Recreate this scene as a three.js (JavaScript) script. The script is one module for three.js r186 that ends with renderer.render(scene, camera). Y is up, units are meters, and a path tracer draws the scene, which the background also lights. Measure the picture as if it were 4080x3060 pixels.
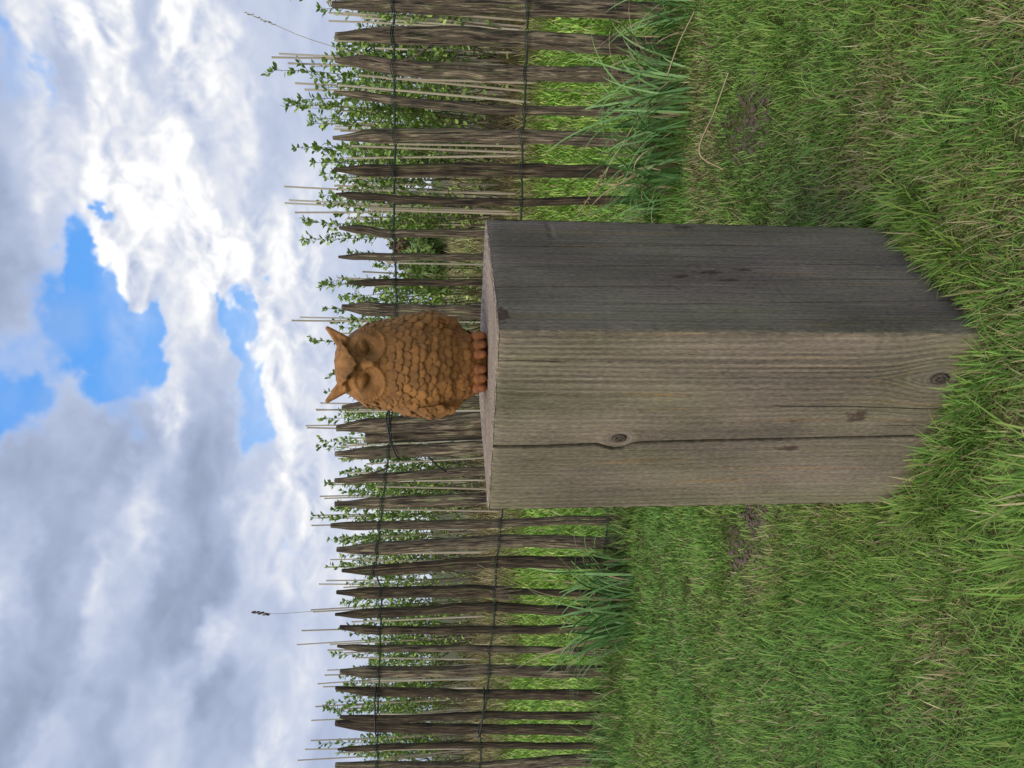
import * as THREE from 'three';
import { mergeGeometries } from 'three/addons/utils/BufferGeometryUtils.js';

// ---------- camera (the photograph is turned on its side: the top of the place points to the left of the picture)
const scene = new THREE.Scene();
const PITCH = Math.atan(320 / 3000), EYE = new THREE.Vector3(0, 0.788, 0);
const camera = new THREE.PerspectiveCamera(54.04, 4 / 3, 0.05, 3000);
camera.position.copy(EYE);
camera.up.set(1, 0, 0);
camera.lookAt(EYE.x, EYE.y - Math.sin(PITCH), EYE.z - Math.cos(PITCH));
const renderer = new THREE.WebGLRenderer({ antialias: true });
renderer.setSize(1024, 768);
renderer.toneMapping = THREE.LinearToneMapping;
renderer.toneMappingExposure = 1.0;
renderer.shadowMap.enabled = true;

// ---------- sun behind thin cloud, high on the left
const sun = new THREE.DirectionalLight(0xffeed6, 1.9);
sun.position.set(-4.6, 8.6, 2.4);
sun.target.position.set(0, 0, -2);
sun.castShadow = true;
sun.shadow.radius = 60;
sun.shadow.mapSize.set(2048, 2048);
Object.assign(sun.shadow.camera, { left: -8, right: 8, top: 8, bottom: -8, near: 0.5, far: 40 });
scene.add(sun, sun.target);

// ---------- noise and random numbers
function rng(seed) { let a = seed >>> 0; return () => { a = (a + 0x6D2B79F5) | 0; let t = Math.imul(a ^ (a >>> 15), 1 | a); t = (t + Math.imul(t ^ (t >>> 7), 61 | t)) ^ t; return ((t ^ (t >>> 14)) >>> 0) / 4294967296; }; }
const PERM = new Uint8Array(512), GRX = new Float32Array(256), GRY = new Float32Array(256), GRZ = new Float32Array(256);
{ const R = rng(12345), p = [...Array(256).keys()]; for (let i = 255; i > 0; i--) { const j = Math.floor(R() * (i + 1)); [p[i], p[j]] = [p[j], p[i]]; } for (let i = 0; i < 512; i++) PERM[i] = p[i & 255]; for (let i = 0; i < 256; i++) { const u = R() * 2 - 1, a = R() * 6.2832, s = Math.sqrt(1 - u * u) * 1.25; GRX[i] = s * Math.cos(a); GRY[i] = s * Math.sin(a); GRZ[i] = u * 1.25; } }
function n3(x, y, z) {   // gradient noise
  const xf = Math.floor(x), yf = Math.floor(y), zf = Math.floor(z); x -= xf; y -= yf; z -= zf;
  const X = xf & 255, Y = yf & 255, Z = zf & 255, u = x * x * x * (x * (x * 6 - 15) + 10), v = y * y * y * (y * (y * 6 - 15) + 10), w = z * z * z * (z * (z * 6 - 15) + 10);
  const A = PERM[X] + Y, B = PERM[X + 1] + Y, AA = PERM[A & 255] + Z, AB = PERM[(A + 1) & 255] + Z, BA = PERM[B & 255] + Z, BB = PERM[(B + 1) & 255] + Z;
  let i = PERM[AA & 255]; const a = GRX[i] * x + GRY[i] * y + GRZ[i] * z; i = PERM[BA & 255]; const b = GRX[i] * (x - 1) + GRY[i] * y + GRZ[i] * z;
  i = PERM[AB & 255]; const c = GRX[i] * x + GRY[i] * (y - 1) + GRZ[i] * z; i = PERM[BB & 255]; const d = GRX[i] * (x - 1) + GRY[i] * (y - 1) + GRZ[i] * z;
  i = PERM[(AA + 1) & 255]; const e = GRX[i] * x + GRY[i] * y + GRZ[i] * (z - 1); i = PERM[(BA + 1) & 255]; const f = GRX[i] * (x - 1) + GRY[i] * y + GRZ[i] * (z - 1);
  i = PERM[(AB + 1) & 255]; const g = GRX[i] * x + GRY[i] * (y - 1) + GRZ[i] * (z - 1); i = PERM[(BB + 1) & 255]; const h = GRX[i] * (x - 1) + GRY[i] * (y - 1) + GRZ[i] * (z - 1);
  const p = a + u * (b - a), q = c + u * (d - c), r = e + u * (f - e), s = g + u * (h - g), m = p + v * (q - p), n = r + v * (s - r); return m + w * (n - m);
}
function fbm(x, y, z, oct = 4, gain = 0.5) { let s = 0, a = 1, t = 0; for (let i = 0; i < oct; i++) { s += a * n3(x, y, z); t += a; a *= gain; x = x * 2.03 + 7.1; y = y * 2.03 + 3.7; z = z * 2.03 + 1.3; } return s / t; }
const clamp = (x, a = 0, b = 1) => Math.min(b, Math.max(a, x));
const smooth = (a, b, x) => { const t = clamp((x - a) / (b - a)); return t * t * (3 - 2 * t); };
const mix = (a, b, t) => a + (b - a) * t;
function lerpTable(tab, x) { if (x <= tab[0][0]) return tab[0][1]; for (let i = 1; i < tab.length; i++) if (x <= tab[i][0]) { const [a, b] = [tab[i - 1], tab[i]]; return mix(a[1], b[1], (x - a[0]) / (b[0] - a[0])); } return tab[tab.length - 1][1]; }

// ---------- sky: broken cumulus, [azimuth to the right, elevation, half width, half height (degrees), strength]
const BLUE = [[4.0,21.6,3.5,2.2,1],[-0.7,26.9,2.5,2.0,1],[-0.7,22.6,1.7,1.2,0.9],[7.9,23.8,2.0,1.0,0.9],[13.1,22.1,2.0,0.6,0.75],[5.6,24.3,1.7,1.0,0.8],[5.0,19.6,1.8,0.9,0.6],[3.0,13.9,3.4,0.9,1],[-1.9,12.8,2.7,0.8,0.95],[7.1,15.5,1.0,0.5,0.7],[20.8,24.5,1.9,0.6,0.5],[11.4,13.1,0.6,0.5,0.5],[8.5,12.0,0.9,0.6,0.5],[-2.0,18.4,0.8,0.4,0.45],[-18.8,11.8,1.3,0.5,0.4],[-13.0,10.1,1.2,0.4,0.5],[-8.5,11.4,2.4,0.3,0.35]];
function puffs(list, az, el) { let s = 0; for (const [a, e, ra, re, k] of list) { const x = (az - a) / ra, y = (el - e) / re, q = x * x + y * y; if (q < 9) s += k * Math.exp(-q * 0.9); } return s; }
// how thick (3 grey to 9 white) and how open (0 cloud to 9 blue) the sky is: a row for each azimuth from 28 right to 28 left, a digit for each elevation from 28 down to 6.6
const SKY_EL = [28.1, 26.6, 25.1, 23.4, 21.8, 20.0, 18.3, 16.4, 14.6, 12.6, 10.7, 8.7, 6.6], SKY_AZ = [28.0, 24.7, 21.3, 17.7, 13.9, 10.0, 6.1, 2.0, -2.0, -6.1, -10.0, -13.9, -17.7, -21.3, -24.7, -28.0];
const CLOUD = ['8777897986666',
  '7687986986666',
  '5676886887666',
  '5677878877666',
  '4577999977677',
  '4567988898886',
  '4556787888776',
  '5556777668877',
  '6555558557877',
  '4444465446877',
  '4544575457787',
  '7645764346777',
  '6444654376666',
  '4434545645676',
  '4346545655765',
  '4456547656765'];
const OPEN = ['0100000000110',
  '2510000000000',
  '1330000000000',
  '0111000000000',
  '0003100001000',
  '0028100003000',
  '0269942252000',
  '5569992035000',
  '9612413018000',
  '2000010002000',
  '0000000001000',
  '0000000001200',
  '0000000000000',
  '0000000002000',
  '0000000000000',
  '0000000000000'];
const LUM = [0, 0, 0, 0.39, 0.46, 0.55, 0.63, 0.75, 0.88, 1.03];
function gridAt(az, el) {
  let i = 0, j = 0; while (i < 14 && az < SKY_AZ[i + 1]) i++; while (j < 11 && el < SKY_EL[j + 1]) j++;
  let u = clamp((SKY_AZ[i] - az) / (SKY_AZ[i] - SKY_AZ[i + 1])), v = clamp((SKY_EL[j] - el) / (SKY_EL[j] - SKY_EL[j + 1])); u = u * u * (3 - 2 * u); v = v * v * (3 - 2 * v);
  const q = (G, f) => mix(mix(f(G[i][j]), f(G[i][j + 1]), v), mix(f(G[i + 1][j]), f(G[i + 1][j + 1]), v), u);
  return [q(CLOUD, (d) => LUM[d]), q(OPEN, (d) => d / 9)];
}
function billow(x, y, z) { let s = 0, a = 1; for (let i = 0; i < 5; i++) { s += a * (0.55 - 2.1 * Math.abs(n3(x, y, z))); a *= 0.52; x = x * 2.07 + 5.3; y = y * 2.07 + 1.9; z = z * 2.07 + 8.7; } return s * 0.5; }
function skyColor(az, el, out) {
  const A = az * Math.PI / 180, E = el * Math.PI / 180, dy = Math.sin(E), dx = Math.sin(A) * Math.cos(E), dz = -Math.cos(A) * Math.cos(E), k = 1 / (dy + 0.30);
  const px = dx * k * 2.2, pz = dz * k * 2.2;
  const wx = fbm(px * 2.2, pz * 2.2, 3.1, 3), wz = fbm(px * 2.2, pz * 2.2, 9.4, 3);
  const ex = fbm(dx * 22, dy * 26, dz * 22 + 3, 4, 0.55), ez = fbm(dx * 22 + 7, dy * 26, dz * 22, 4, 0.55);
  const jAz = az + 2.4 * wx + 3.0 * ex, jEl = el + 1.2 * wz + 2.2 * ez;
  const low = fbm(px * 0.75 + 4.3, pz * 0.75 - 2.1, 5.5, 2);
  const sheet = fbm(px * 2.9 + 0.8 * wx, pz * 2.9 + 0.8 * wz, 0.7, 5, 0.42), vx = dx * 11 + 0.5 * wx, vz = dz * 11 + 0.5 * wz;
  const heap = billow(vx, dy * 13, vz), above = billow(vx - 0.03, (dy + 0.011) * 13, vz);          // heaped cloud: bright tops, grey undersides
  const inside = smooth(34, 28, Math.abs(az)) * smooth(33, 28, el);
  let [gb, go] = gridAt(jAz, jEl);
  gb = mix(0.62 + 0.5 * low + 0.25 * sheet, gb, inside); go = mix(clamp(-0.28 - 1.5 * low - 0.5 * sheet), go, inside);
  const haze = smooth(11, 3, el), blue = Math.max(go, 0.95 * puffs(BLUE, jAz, jEl) * inside), white = smooth(0.62, 0.95, gb) * (1 - 0.6 * haze);
  let cov = 1.02 - 1.05 * blue + 0.34 * heap * (0.5 + 0.8 * white) + 0.24 * sheet + 0.2 * haze;
  const soft = clamp(0.75 - 0.7 * white);                                   // white heaps have crisp edges, grey sheets soft ones
  cov = smooth(0.38 - 0.30 * soft, 0.62 + 0.30 * soft, cov);
  let b = gb - 0.03 + (0.85 * (heap - above) + 0.14 * heap) * (0.10 + 0.90 * white) + 0.15 * sheet + 0.03 * haze;
  b += 0.08 * (1 - cov) * cov * 4;
  b = clamp(b, 0.34, 1.06);
  const t = smooth(0.40, 0.95, b);
  const cr = b * mix(0.84, 1.0, t), cg = b * mix(0.995, 1.01, t), cb = b * mix(1.38, 1.04, t);
  const h = smooth(28, 4, el), br = mix(0.12, 0.28, h), bg = mix(0.385, 0.55, h), bb = mix(0.92, 1.0, h), veil = clamp(0.12 + 0.9 * fbm(dx * 9, dy * 16, dz * 9 + 5, 5)) * 0.8;
  cov = Math.max(cov, veil);
  out[0] = mix(br, cr, cov); out[1] = mix(bg, cg, cov); out[2] = mix(bb, cb, cov);
}
{
  const W = 4096, H = 2048, data = new Float32Array(W * H * 4), c = [0, 0, 0];
  const CW = 512, CH = 64, coarse = new Float32Array((CW + 1) * (CH + 1) * 3);   // the sky all round, coarse; then the part in view, fine
  const azOf = (u) => { let a = (u - 0.5) * 360 + 90; return ((a + 540) % 360) - 180; };   // 0 along -z, to the right positive
  for (let j = 0; j <= CH; j++) for (let i = 0; i <= CW; i++) { skyColor(azOf((i % CW) / CW), 90 * j / CH, c); coarse.set(c, (j * (CW + 1) + i) * 3); }
  for (let y = H / 2; y < H; y++) {
    const el = ((y + 0.5) / H - 0.5) * 180, fy = el / 90 * CH, j = Math.min(CH - 1, Math.floor(fy)), ty = fy - j;
    for (let x = 0; x < W; x++) {
      const az = azOf((x + 0.5) / W), o = (y * W + x) * 4;
      if (Math.abs(az) < 44 && el < 42) skyColor(az, el, c);
      else { const fx = (x + 0.5) / W * CW, i = Math.floor(fx), tx = fx - i; for (let k = 0; k < 3; k++) { const q = (jj, ii) => coarse[(jj * (CW + 1) + ii) * 3 + k]; c[k] = mix(mix(q(j, i), q(j, i + 1), tx), mix(q(j + 1, i), q(j + 1, i + 1), tx), ty); } }
      data[o] = c[0]; data[o + 1] = c[1]; data[o + 2] = c[2]; data[o + 3] = 1;
    }
  }
  for (let y = 0; y < H / 2; y++) for (let x = 0; x < W; x++) { const o = (y * W + x) * 4; data[o] = 0.12; data[o + 1] = 0.15; data[o + 2] = 0.08; data[o + 3] = 1; }
  const tex = new THREE.DataTexture(data, W, H, THREE.RGBAFormat, THREE.FloatType);
  tex.mapping = THREE.EquirectangularReflectionMapping; tex.magFilter = tex.minFilter = THREE.LinearFilter; tex.colorSpace = THREE.LinearSRGBColorSpace; tex.needsUpdate = true;
  scene.background = tex; scene.environment = tex;
}

// ---------- scene helpers
const taken = new Map();
function numbered(name) { const n = taken.get(name) || 0; taken.set(name, n + 1); return n ? `${name}_${String(n).padStart(3, '0')}` : name; }
function tag(o, label, category, group, kind) { o.userData.label = label; o.userData.category = category; if (group) o.userData.group = group; if (kind) o.userData.kind = kind; return o; }
function mesh(name, g, m, parent) { const o = new THREE.Mesh(g, m); o.name = parent ? name : numbered(name); o.castShadow = o.receiveShadow = true; (parent || scene).add(o); return o; }
function thing(name, label, category, p = [0, 0, 0], turn = 0, group) { const o = new THREE.Group(); o.name = numbered(name); o.position.set(...p); o.rotation.y = turn; scene.add(o); return tag(o, label, category, group); }
function place(src, p, turn, scale = 1) { const o = src.clone(); o.name = numbered(src.userData.base); delete o.userData.base; o.position.set(...p); o.rotation.y = turn; o.scale.setScalar(scale); scene.add(o); return o; }
function geo(pos, idx, uv, col, nor) { const g = new THREE.BufferGeometry(); g.setAttribute('position', new THREE.Float32BufferAttribute(pos, 3)); if (uv) g.setAttribute('uv', new THREE.Float32BufferAttribute(uv, 2)); if (col) g.setAttribute('color', new THREE.Float32BufferAttribute(col, 3)); g.setIndex(idx); if (nor) g.setAttribute('normal', new THREE.Float32BufferAttribute(nor, 3)); else g.computeVertexNormals(); return g; }
function texture(w, h, f, srgb = true) {   // f(u, v, out) gives sRGB-coded 0..1
  const d = new Uint8Array(w * h * 4), o = [0, 0, 0];
  for (let y = 0; y < h; y++) for (let x = 0; x < w; x++) { f((x + 0.5) / w, (y + 0.5) / h, o); const k = (y * w + x) * 4; for (let i = 0; i < 3; i++) d[k + i] = clamp(o[i]) * 255; d[k + 3] = 255; }
  const t = new THREE.DataTexture(d, w, h); t.magFilter = THREE.LinearFilter; t.minFilter = THREE.LinearFilter; t.wrapS = t.wrapT = THREE.RepeatWrapping; if (srgb) t.colorSpace = THREE.SRGBColorSpace; t.needsUpdate = true; return t;
}
const std = (o) => new THREE.MeshStandardMaterial({ roughness: 0.9, metalness: 0, ...o });
const rgb = (r, g, b) => new THREE.Color().setRGB(r, g, b);
function tube(points, radius, seg, sides = 5, radii) {   // a tube through the points; radii(t) may vary it
  const c = new THREE.CatmullRomCurve3(points.map((p) => p.isVector3 ? p : new THREE.Vector3(...p)));
  const g = new THREE.TubeGeometry(c, seg, radius, sides, false);
  if (radii) { const p = g.attributes.position, q = new THREE.Vector3(); for (let i = 0; i <= seg; i++) { c.getPointAt(i / seg, q); const k = radii(i / seg); for (let j = 0; j <= sides; j++) { const n = i * (sides + 1) + j; p.setXYZ(n, q.x + (p.getX(n) - q.x) * k, q.y + (p.getY(n) - q.y) * k, q.z + (p.getZ(n) - q.z) * k); } } g.computeVertexNormals(); }
  return g;
}

// ---------- the ground: lawn, rising to a bank behind the fence
const FA = new THREE.Vector3(1.32, 0, -2.59), FT = new THREE.Vector3(-0.9665, 0, -0.25668), FN = new THREE.Vector3(0.25668, 0, -0.9665);   // fence: start, along, away from the camera
const behind = (x, z) => (x - FA.x) * FN.x + (z - FA.z) * FN.z;
const along = (x, z) => (x - FA.x) * FT.x + (z - FA.z) * FT.z;
const onFence = (s, y, q = 0) => new THREE.Vector3(FA.x + FT.x * s + FN.x * q, y, FA.z + FT.z * s + FN.z * q);
function ground(x, z) {
  const q = behind(x, z);
  let y = -0.126 + 0.085 * smooth(-1.5, 0, q) - 0.02 * clamp(x, -6, 6) + 0.40 * smooth(0.15, 2.4, q);
  const near = 1 - smooth(12, 30, Math.hypot(x, z));
  y += near * (0.022 * fbm(x * 1.3, z * 1.3, 2.2, 3) + 0.008 * fbm(x * 6, z * 6, 4.1, 2));
  return y;
}
const SOIL = [[0.74, -2.02, 0.15], [-0.47, -2.05, 0.13], [-0.36, -1.98, 0.08]];
const soilAt = (x, z) => { let s = 0; for (const [a, b, r] of SOIL) s = Math.max(s, 1 - Math.hypot(x - a, z - b) / r + 0.5 * fbm(x * 14, z * 14, 3, 2)); return clamp(s * 1.6); };
const browner = (x, z) => clamp(0.20 + 2.1 * fbm(x * 1.9 + 3, z * 1.9 - 1, 6.6, 3) + 0.6 * Math.exp(-(((x - 0.42) / 0.32) ** 2 + ((z + 1.08) / 0.2) ** 2)) + 0.55 * Math.exp(-(((x + 0.5) / 0.25) ** 2 + ((z + 1.2) / 0.16) ** 2)) + 1.1 * Math.exp(-(((x - 0.95) / 0.5) ** 2 + ((z + 2.33) / 0.15) ** 2)));
{
  const xs = [], zs = [];
  for (let i = -60; i <= 60; i++) { const t = i / 60; xs.push(Math.abs(t) < 0.7 ? t * 6.5 : Math.sign(t) * (4.55 + 600 * Math.pow((Math.abs(t) - 0.7) / 0.3, 3))); }
  for (let i = 0; i <= 140; i++) { const t = i / 140; zs.push(t < 0.8 ? 1.2 - t * 11.5 : -8 - 900 * Math.pow((t - 0.8) / 0.2, 3)); }
  zs.unshift(40, 8, 3);
  const pos = [], uv = [], idx = [], X = xs.length;
  for (const z of zs) for (const x of xs) { pos.push(x, ground(x, z), z); uv.push(x / 1.3, z / 1.3); }
  for (let j = 0; j < zs.length - 1; j++) for (let i = 0; i < X - 1; i++) { const a = j * X + i; idx.push(a, a + 1, a + X, a + 1, a + X + 1, a + X); }
  const turf = texture(1024, 1024, (u, v, o) => {
    const P = (f, z) => { const a = u * Math.PI * 2, b = v * Math.PI * 2; return fbm(Math.cos(a) * f, Math.sin(a) * f + Math.cos(b) * f * 1.3, Math.sin(b) * f + z, 4); };
    const c = P(2.2, 1), f = P(28, 5), s = clamp(0.5 + 1.6 * f), g = clamp(0.45 + 1.5 * c);
    o[0] = mix(0.21, 0.43, s) * mix(1, 0.82, g); o[1] = mix(0.19, 0.40, s) * mix(0.95, 1.14, g); o[2] = mix(0.12, 0.24, s) * mix(0.95, 0.72, g);
  });
  const o = mesh('ground', geo(pos, idx, uv), std({ map: turf, roughness: 1, bumpMap: turf, bumpScale: 0.012 }));
  o.userData = { kind: 'structure', label: 'earth and thatch under the lawn, rising behind the fence', category: 'ground' };
}

// ---------- the square timber post
const POST_TOP = 0.689;
{
  // corners seen from above: left, front, right, back
  const cL = new THREE.Vector2(-0.2325, -1.3645), cF = new THREE.Vector2(0.083, -1.146), cR = new THREE.Vector2(0.317, -1.428), cB = new THREE.Vector2(0.0015, -1.6465);
  const post = thing('timber_post', 'thick square weathered timber post standing upright in the lawn', 'post', [0, 0, 0]);
  const R = 0.0075, K = 0.293, LOW = -0.26, HIGH = POST_TOP;
  const rim = (d) => d < R ? R - Math.sqrt(Math.max(0, R * R - (R - d) * (R - d))) : 0;
  // cracks: [points [s, y] down the face, half width, depth]
  const faces = [
    { a: cL, b: cF, cracks: [
      { p: [[0.152, 0.689], [0.1519, 0.593], [0.1561, 0.504], [0.1505, 0.487], [0.1468, 0.475], [0.148, 0.458], [0.1585, 0.443], [0.1609, 0.374], [0.165, 0.164], [0.1691, -0.061], [0.171, -0.26]], w: 0.0030, d: 0.020, from: -1, to: 0.75 },
      { p: [[0.239, 0.3], [0.2372, 0.217], [0.2346, 0.058], [0.2289, -0.107], [0.228, -0.26]], w: 0.0011, d: 0.006, from: -1, to: 0.23 },
      { p: [[0.3214, 0.689], [0.3275, 0.678], [0.3276, 0.645], [0.3244, 0.563], [0.322, 0.3]], w: 0.0009, d: 0.004, from: 0.55, to: 0.75 },
      { p: [[0.192, 0.1], [0.196, -0.26]], w: 0.0008, d: 0.004, from: -1, to: 0.02 }] },
    { a: cF, b: cR, cracks: [
      { p: [[0.072, 0.689], [0.073, 0.518], [0.0833, 0.234], [0.0971, -0.089], [0.1, -0.26]], w: 0.0011, d: 0.007, from: -1, to: 0.54 },
      { p: [[0.1215, 0.689], [0.1293, 0.403], [0.136, 0.1], [0.139, -0.26]], w: 0.0011, d: 0.007, from: 0.36, to: 0.75 },
      { p: [[0.145, 0.5], [0.148, 0.364], [0.168, -0.083], [0.172, -0.26]], w: 0.001, d: 0.006, from: -1, to: 0.39 },
      { p: [[0.1865, 0.689], [0.1935, 0.5], [0.2018, 0.322], [0.2191, -0.11], [0.224, -0.26]], w: 0.0011, d: 0.007, from: -1, to: 0.67 },
      { p: [[0.254, 0.689], [0.2555, 0.643], [0.2892, -0.042], [0.297, -0.26]], w: 0.001, d: 0.006, from: -1, to: 0.645 }] },
    { a: cR, b: cB, cracks: [] }, { a: cB, b: cL, cracks: [] }];
  const knots = [{ f: 0, s: 0.17, y: 0.468, rs: 0.0105, ry: 0.0165, reach: 0.020 }, { f: 0, s: 0.294, y: -0.072, rs: 0.014, ry: 0.021, reach: 0.07 }];
  const stains = [[0, 0.1437, 0.154, 0.006, 0.022], [1, 0.1773, 0.299, 0.008, 0.025], [1, 0.1634, 0.356, 0.006, 0.02], [1, 0.3432, 0.306, 0.008, 0.02], [1, 0.1535, 0.273, 0.005, 0.016], [1, 0.0427, 0.678, 0.02, 0.012], [1, 0.19, 0.235, 0.006, 0.02], [0, 0.215, 0.05, 0.012, 0.02]];
  // grain: growth rings met lengthwise, flowing round the knots
  const grainAt = (f, s, y) => {
    let x = s;
    for (const k of knots) if (k.f === f) { const dy = (y - k.y) / (k.ry * 3.2), dx = s - k.s; x -= Math.sign(dx || 1) * k.reach * 0.55 * Math.exp(-dy * dy) * Math.exp(-Math.abs(dx) / (k.reach * 0.9)); }
    return x + 0.012 * fbm(s * 5, y * 1.1, f * 9 + 0.5, 2) + 0.02 * (f === 0 ? Math.exp(-(((s - 0.19) / 0.07) ** 2)) * fbm(y * 2.3, 4.4, 1.1, 2) : 0);
  };
  const wood = (f) => texture(640, 1536, (u, v, o) => {
    const s = u * 0.38, y = mix(LOW, HIGH, v), g = grainAt(f, s, y);
    const wide = (f === 0 ? 0.0115 : 0.009), band = Math.sin(g * 2 * Math.PI / wide + 9 * fbm(g * 24, y * 0.5, f + 0.3, 3)) * (0.55 + 0.9 * fbm(g * 40, y * 2.5, f + 31, 2)), bandAmp = f === 0 ? mix(0.30, 1, smooth(0.2, 0.31, s)) : 0.25;
    const fine = fbm(g * 900, y * 14, f * 3 + 1, 3), fleck = fbm(s * 300, y * 90, f + 8, 3), broad = fbm(s * 9, y * 3.2, f * 5 + 2, 4), streak = fbm(g * 160, y * 1.6, f * 7 + 4, 3);
    let l = 0.5 + 0.09 * bandAmp * band + 0.15 * fine + 0.17 * fleck + 0.20 * broad + 0.12 * streak;
    // green film of algae and yellowed strips, in grainy patches
    const alg = clamp(0.5 + 2.4 * fbm(s * 7 + 9, y * 2.2, f * 2 + 3.3, 4) + 0.5 * fleck), yel = clamp(3.2 * fbm(g * 70, y * 3.2, f + 17, 2) + 1.4 * fleck - 0.75);
    let r = 0.520 * l * 2, gg = 0.482 * l * 2, b = 0.412 * l * 2;
    if (f !== 0) { r = 0.500 * l * 2; gg = 0.462 * l * 2; b = 0.412 * l * 2; }
    r *= mix(1.02, 0.975, alg); b *= mix(1.03, 0.93, alg);
    r *= 1 + 0.10 * yel; b *= 1 - 0.16 * yel;
    for (const k of knots) if (k.f === f) { const q = Math.hypot((s - k.s) / k.rs, (y - k.y) / k.ry); const m = smooth(2.3, 1.2, q + 0.35 * fleck); const ring = 0.06 * Math.sin(q * 11); r = mix(r, 0.56 + ring, m * 0.55); gg = mix(gg, 0.52 + ring, m * 0.55); b = mix(b, 0.46 + ring, m * 0.55); }
    for (const [sf, a, c, ra, rc] of stains) if (sf === f) { const q = ((s - a) / ra) ** 2 + ((y - c) / rc) ** 2, m = clamp(1.25 - q + 2.6 * fbm(s * 130, y * 60, 6, 3)) * 0.75; r = mix(r, 0.30, m); gg = mix(gg, 0.225, m); b = mix(b, 0.19, m); }
    if (f === 0 || f === 1) { const dirt = clamp(2.5 * fbm(s * 60, y * 40, 12 + f, 3) - 0.75); r *= 1 - 0.28 * dirt; gg *= 1 - 0.3 * dirt; b *= 1 - 0.3 * dirt; }
    o[0] = r; o[1] = gg; o[2] = b;
  });
  const relief = (f) => texture(640, 1536, (u, v, o) => {
    const s = u * 0.38, y = mix(LOW, HIGH, v), g = grainAt(f, s, y);
    o[0] = o[1] = o[2] = 0.5 + 0.26 * fbm(g * 700, y * 10, f + 5, 3) + 0.22 * fbm(s * 260, y * 120, f + 2, 3) + 0.1 * fbm(s * 700, y * 500, f + 40, 2);
  }, false);
  faces.forEach((F, f) => {
    const w = F.a.distanceTo(F.b), ex = (F.b.x - F.a.x) / w, ez = (F.b.y - F.a.y) / w, nx = ez * -1, nz = ex;   // outward normal
    const at = (c, y) => lerpTable([...c.p].reverse().map(([s, yy]) => [yy, s]), y);
    const mids = F.cracks.map((c) => ({ c, s: at(c, 0.3) })).sort((p, q) => p.s - q.s);
    // columns: close together across every crack and at the corners
    let cols = [R * K, R * 0.5, R * 0.75, R, w - R, w - R * 0.75, w - R * 0.5, w - R * K];
    for (let s = 0.008; s < w - 0.007; s += f < 2 ? 0.006 : 0.03) if (!mids.some((m) => Math.abs(m.s - s) < m.c.w * 3.2)) cols.push(s);
    for (const m of mids) for (const k of [-3, -1.8, -1.15, -0.8, -0.4, 0, 0.4, 0.8, 1.15, 1.8, 3]) cols.push(m.s + k * m.c.w);
    cols.sort((p, q) => p - q);
    const rows = [HIGH - R * K, HIGH - R * 0.5, HIGH - R * 0.75, HIGH - R]; for (let y = HIGH - 0.011; y > LOW; y -= f < 2 ? 0.0055 : 0.03) rows.push(y); rows.push(LOW);
    const anchors = [{ s: 0, d: () => 0 }, ...mids.map((m) => ({ s: m.s, d: (y) => at(m.c, y) - m.s })), { s: w, d: () => 0 }];
    const pos = [], uv = [], idx = [], C = cols.length;
    for (const y of rows) for (const s0 of cols) {
      let k = 0; while (k < anchors.length - 2 && s0 > anchors[k + 1].s) k++;
      const A = anchors[k], B = anchors[k + 1], tt = (s0 - A.s) / (B.s - A.s), s = s0 + mix(A.d(y), B.d(y), tt);
      let dep = rim(Math.min(s0, w - s0)) + rim(HIGH - y);
      const edge = smooth(0.02, 0, Math.min(s0, w - s0, HIGH - y));
      dep += 0.0012 * fbm(s * 12, y * 7, f * 4, 3) + edge * 0.0042 * (0.5 + fbm(s * 45, y * 45, f + 3, 2));
      for (const m of mids) { const q = Math.abs(s0 - m.s) / m.c.w; if (q < 1.2) { const ends = smooth(m.c.from, m.c.from + 0.06, y) * smooth(m.c.to, m.c.to - 0.06, y), wob = 0.75 + 0.5 * n3(y * 60, m.s * 40, 2); dep += m.c.d * ends * wob * smooth(1.15, 0.35, q * (1.45 - 0.45 * wob)); } }
      for (const kn of knots) if (kn.f === f) { const q = Math.hypot((s - kn.s) / kn.rs, (y - kn.y) / kn.ry); dep -= 0.0022 * Math.exp(-(((q - 1.7) / 0.6) ** 2)); }
      if (f === 1) { const gy = (y - 0.5705 + (0.365 - s) * 0.06) / 0.0026; if (s > 0.283 && Math.abs(gy) < 2.5) dep += 0.010 * Math.exp(-gy * gy * 1.5) * (0.55 + 0.45 * Math.sin(s * 2 * Math.PI / 0.0085)); }
      pos.push(F.a.x + ex * s - nx * dep, y, F.a.y + ez * s - nz * dep); uv.push(s / 0.38, (y - LOW) / (HIGH - LOW));
    }
    for (let j = 0; j < rows.length - 1; j++) for (let i = 0; i < C - 1; i++) { const a = j * C + i; idx.push(a, a + C, a + 1, a + 1, a + C, a + C + 1); }
    const tf = f > 1 ? null : f;
    F.t = tf === null ? faces[1].t : [wood(f), relief(f)];
    mesh('side', geo(pos, idx, uv), std({ map: F.t[0], bumpMap: F.t[1], bumpScale: 0.0016, roughness: 0.92 }), post);
  });
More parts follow.
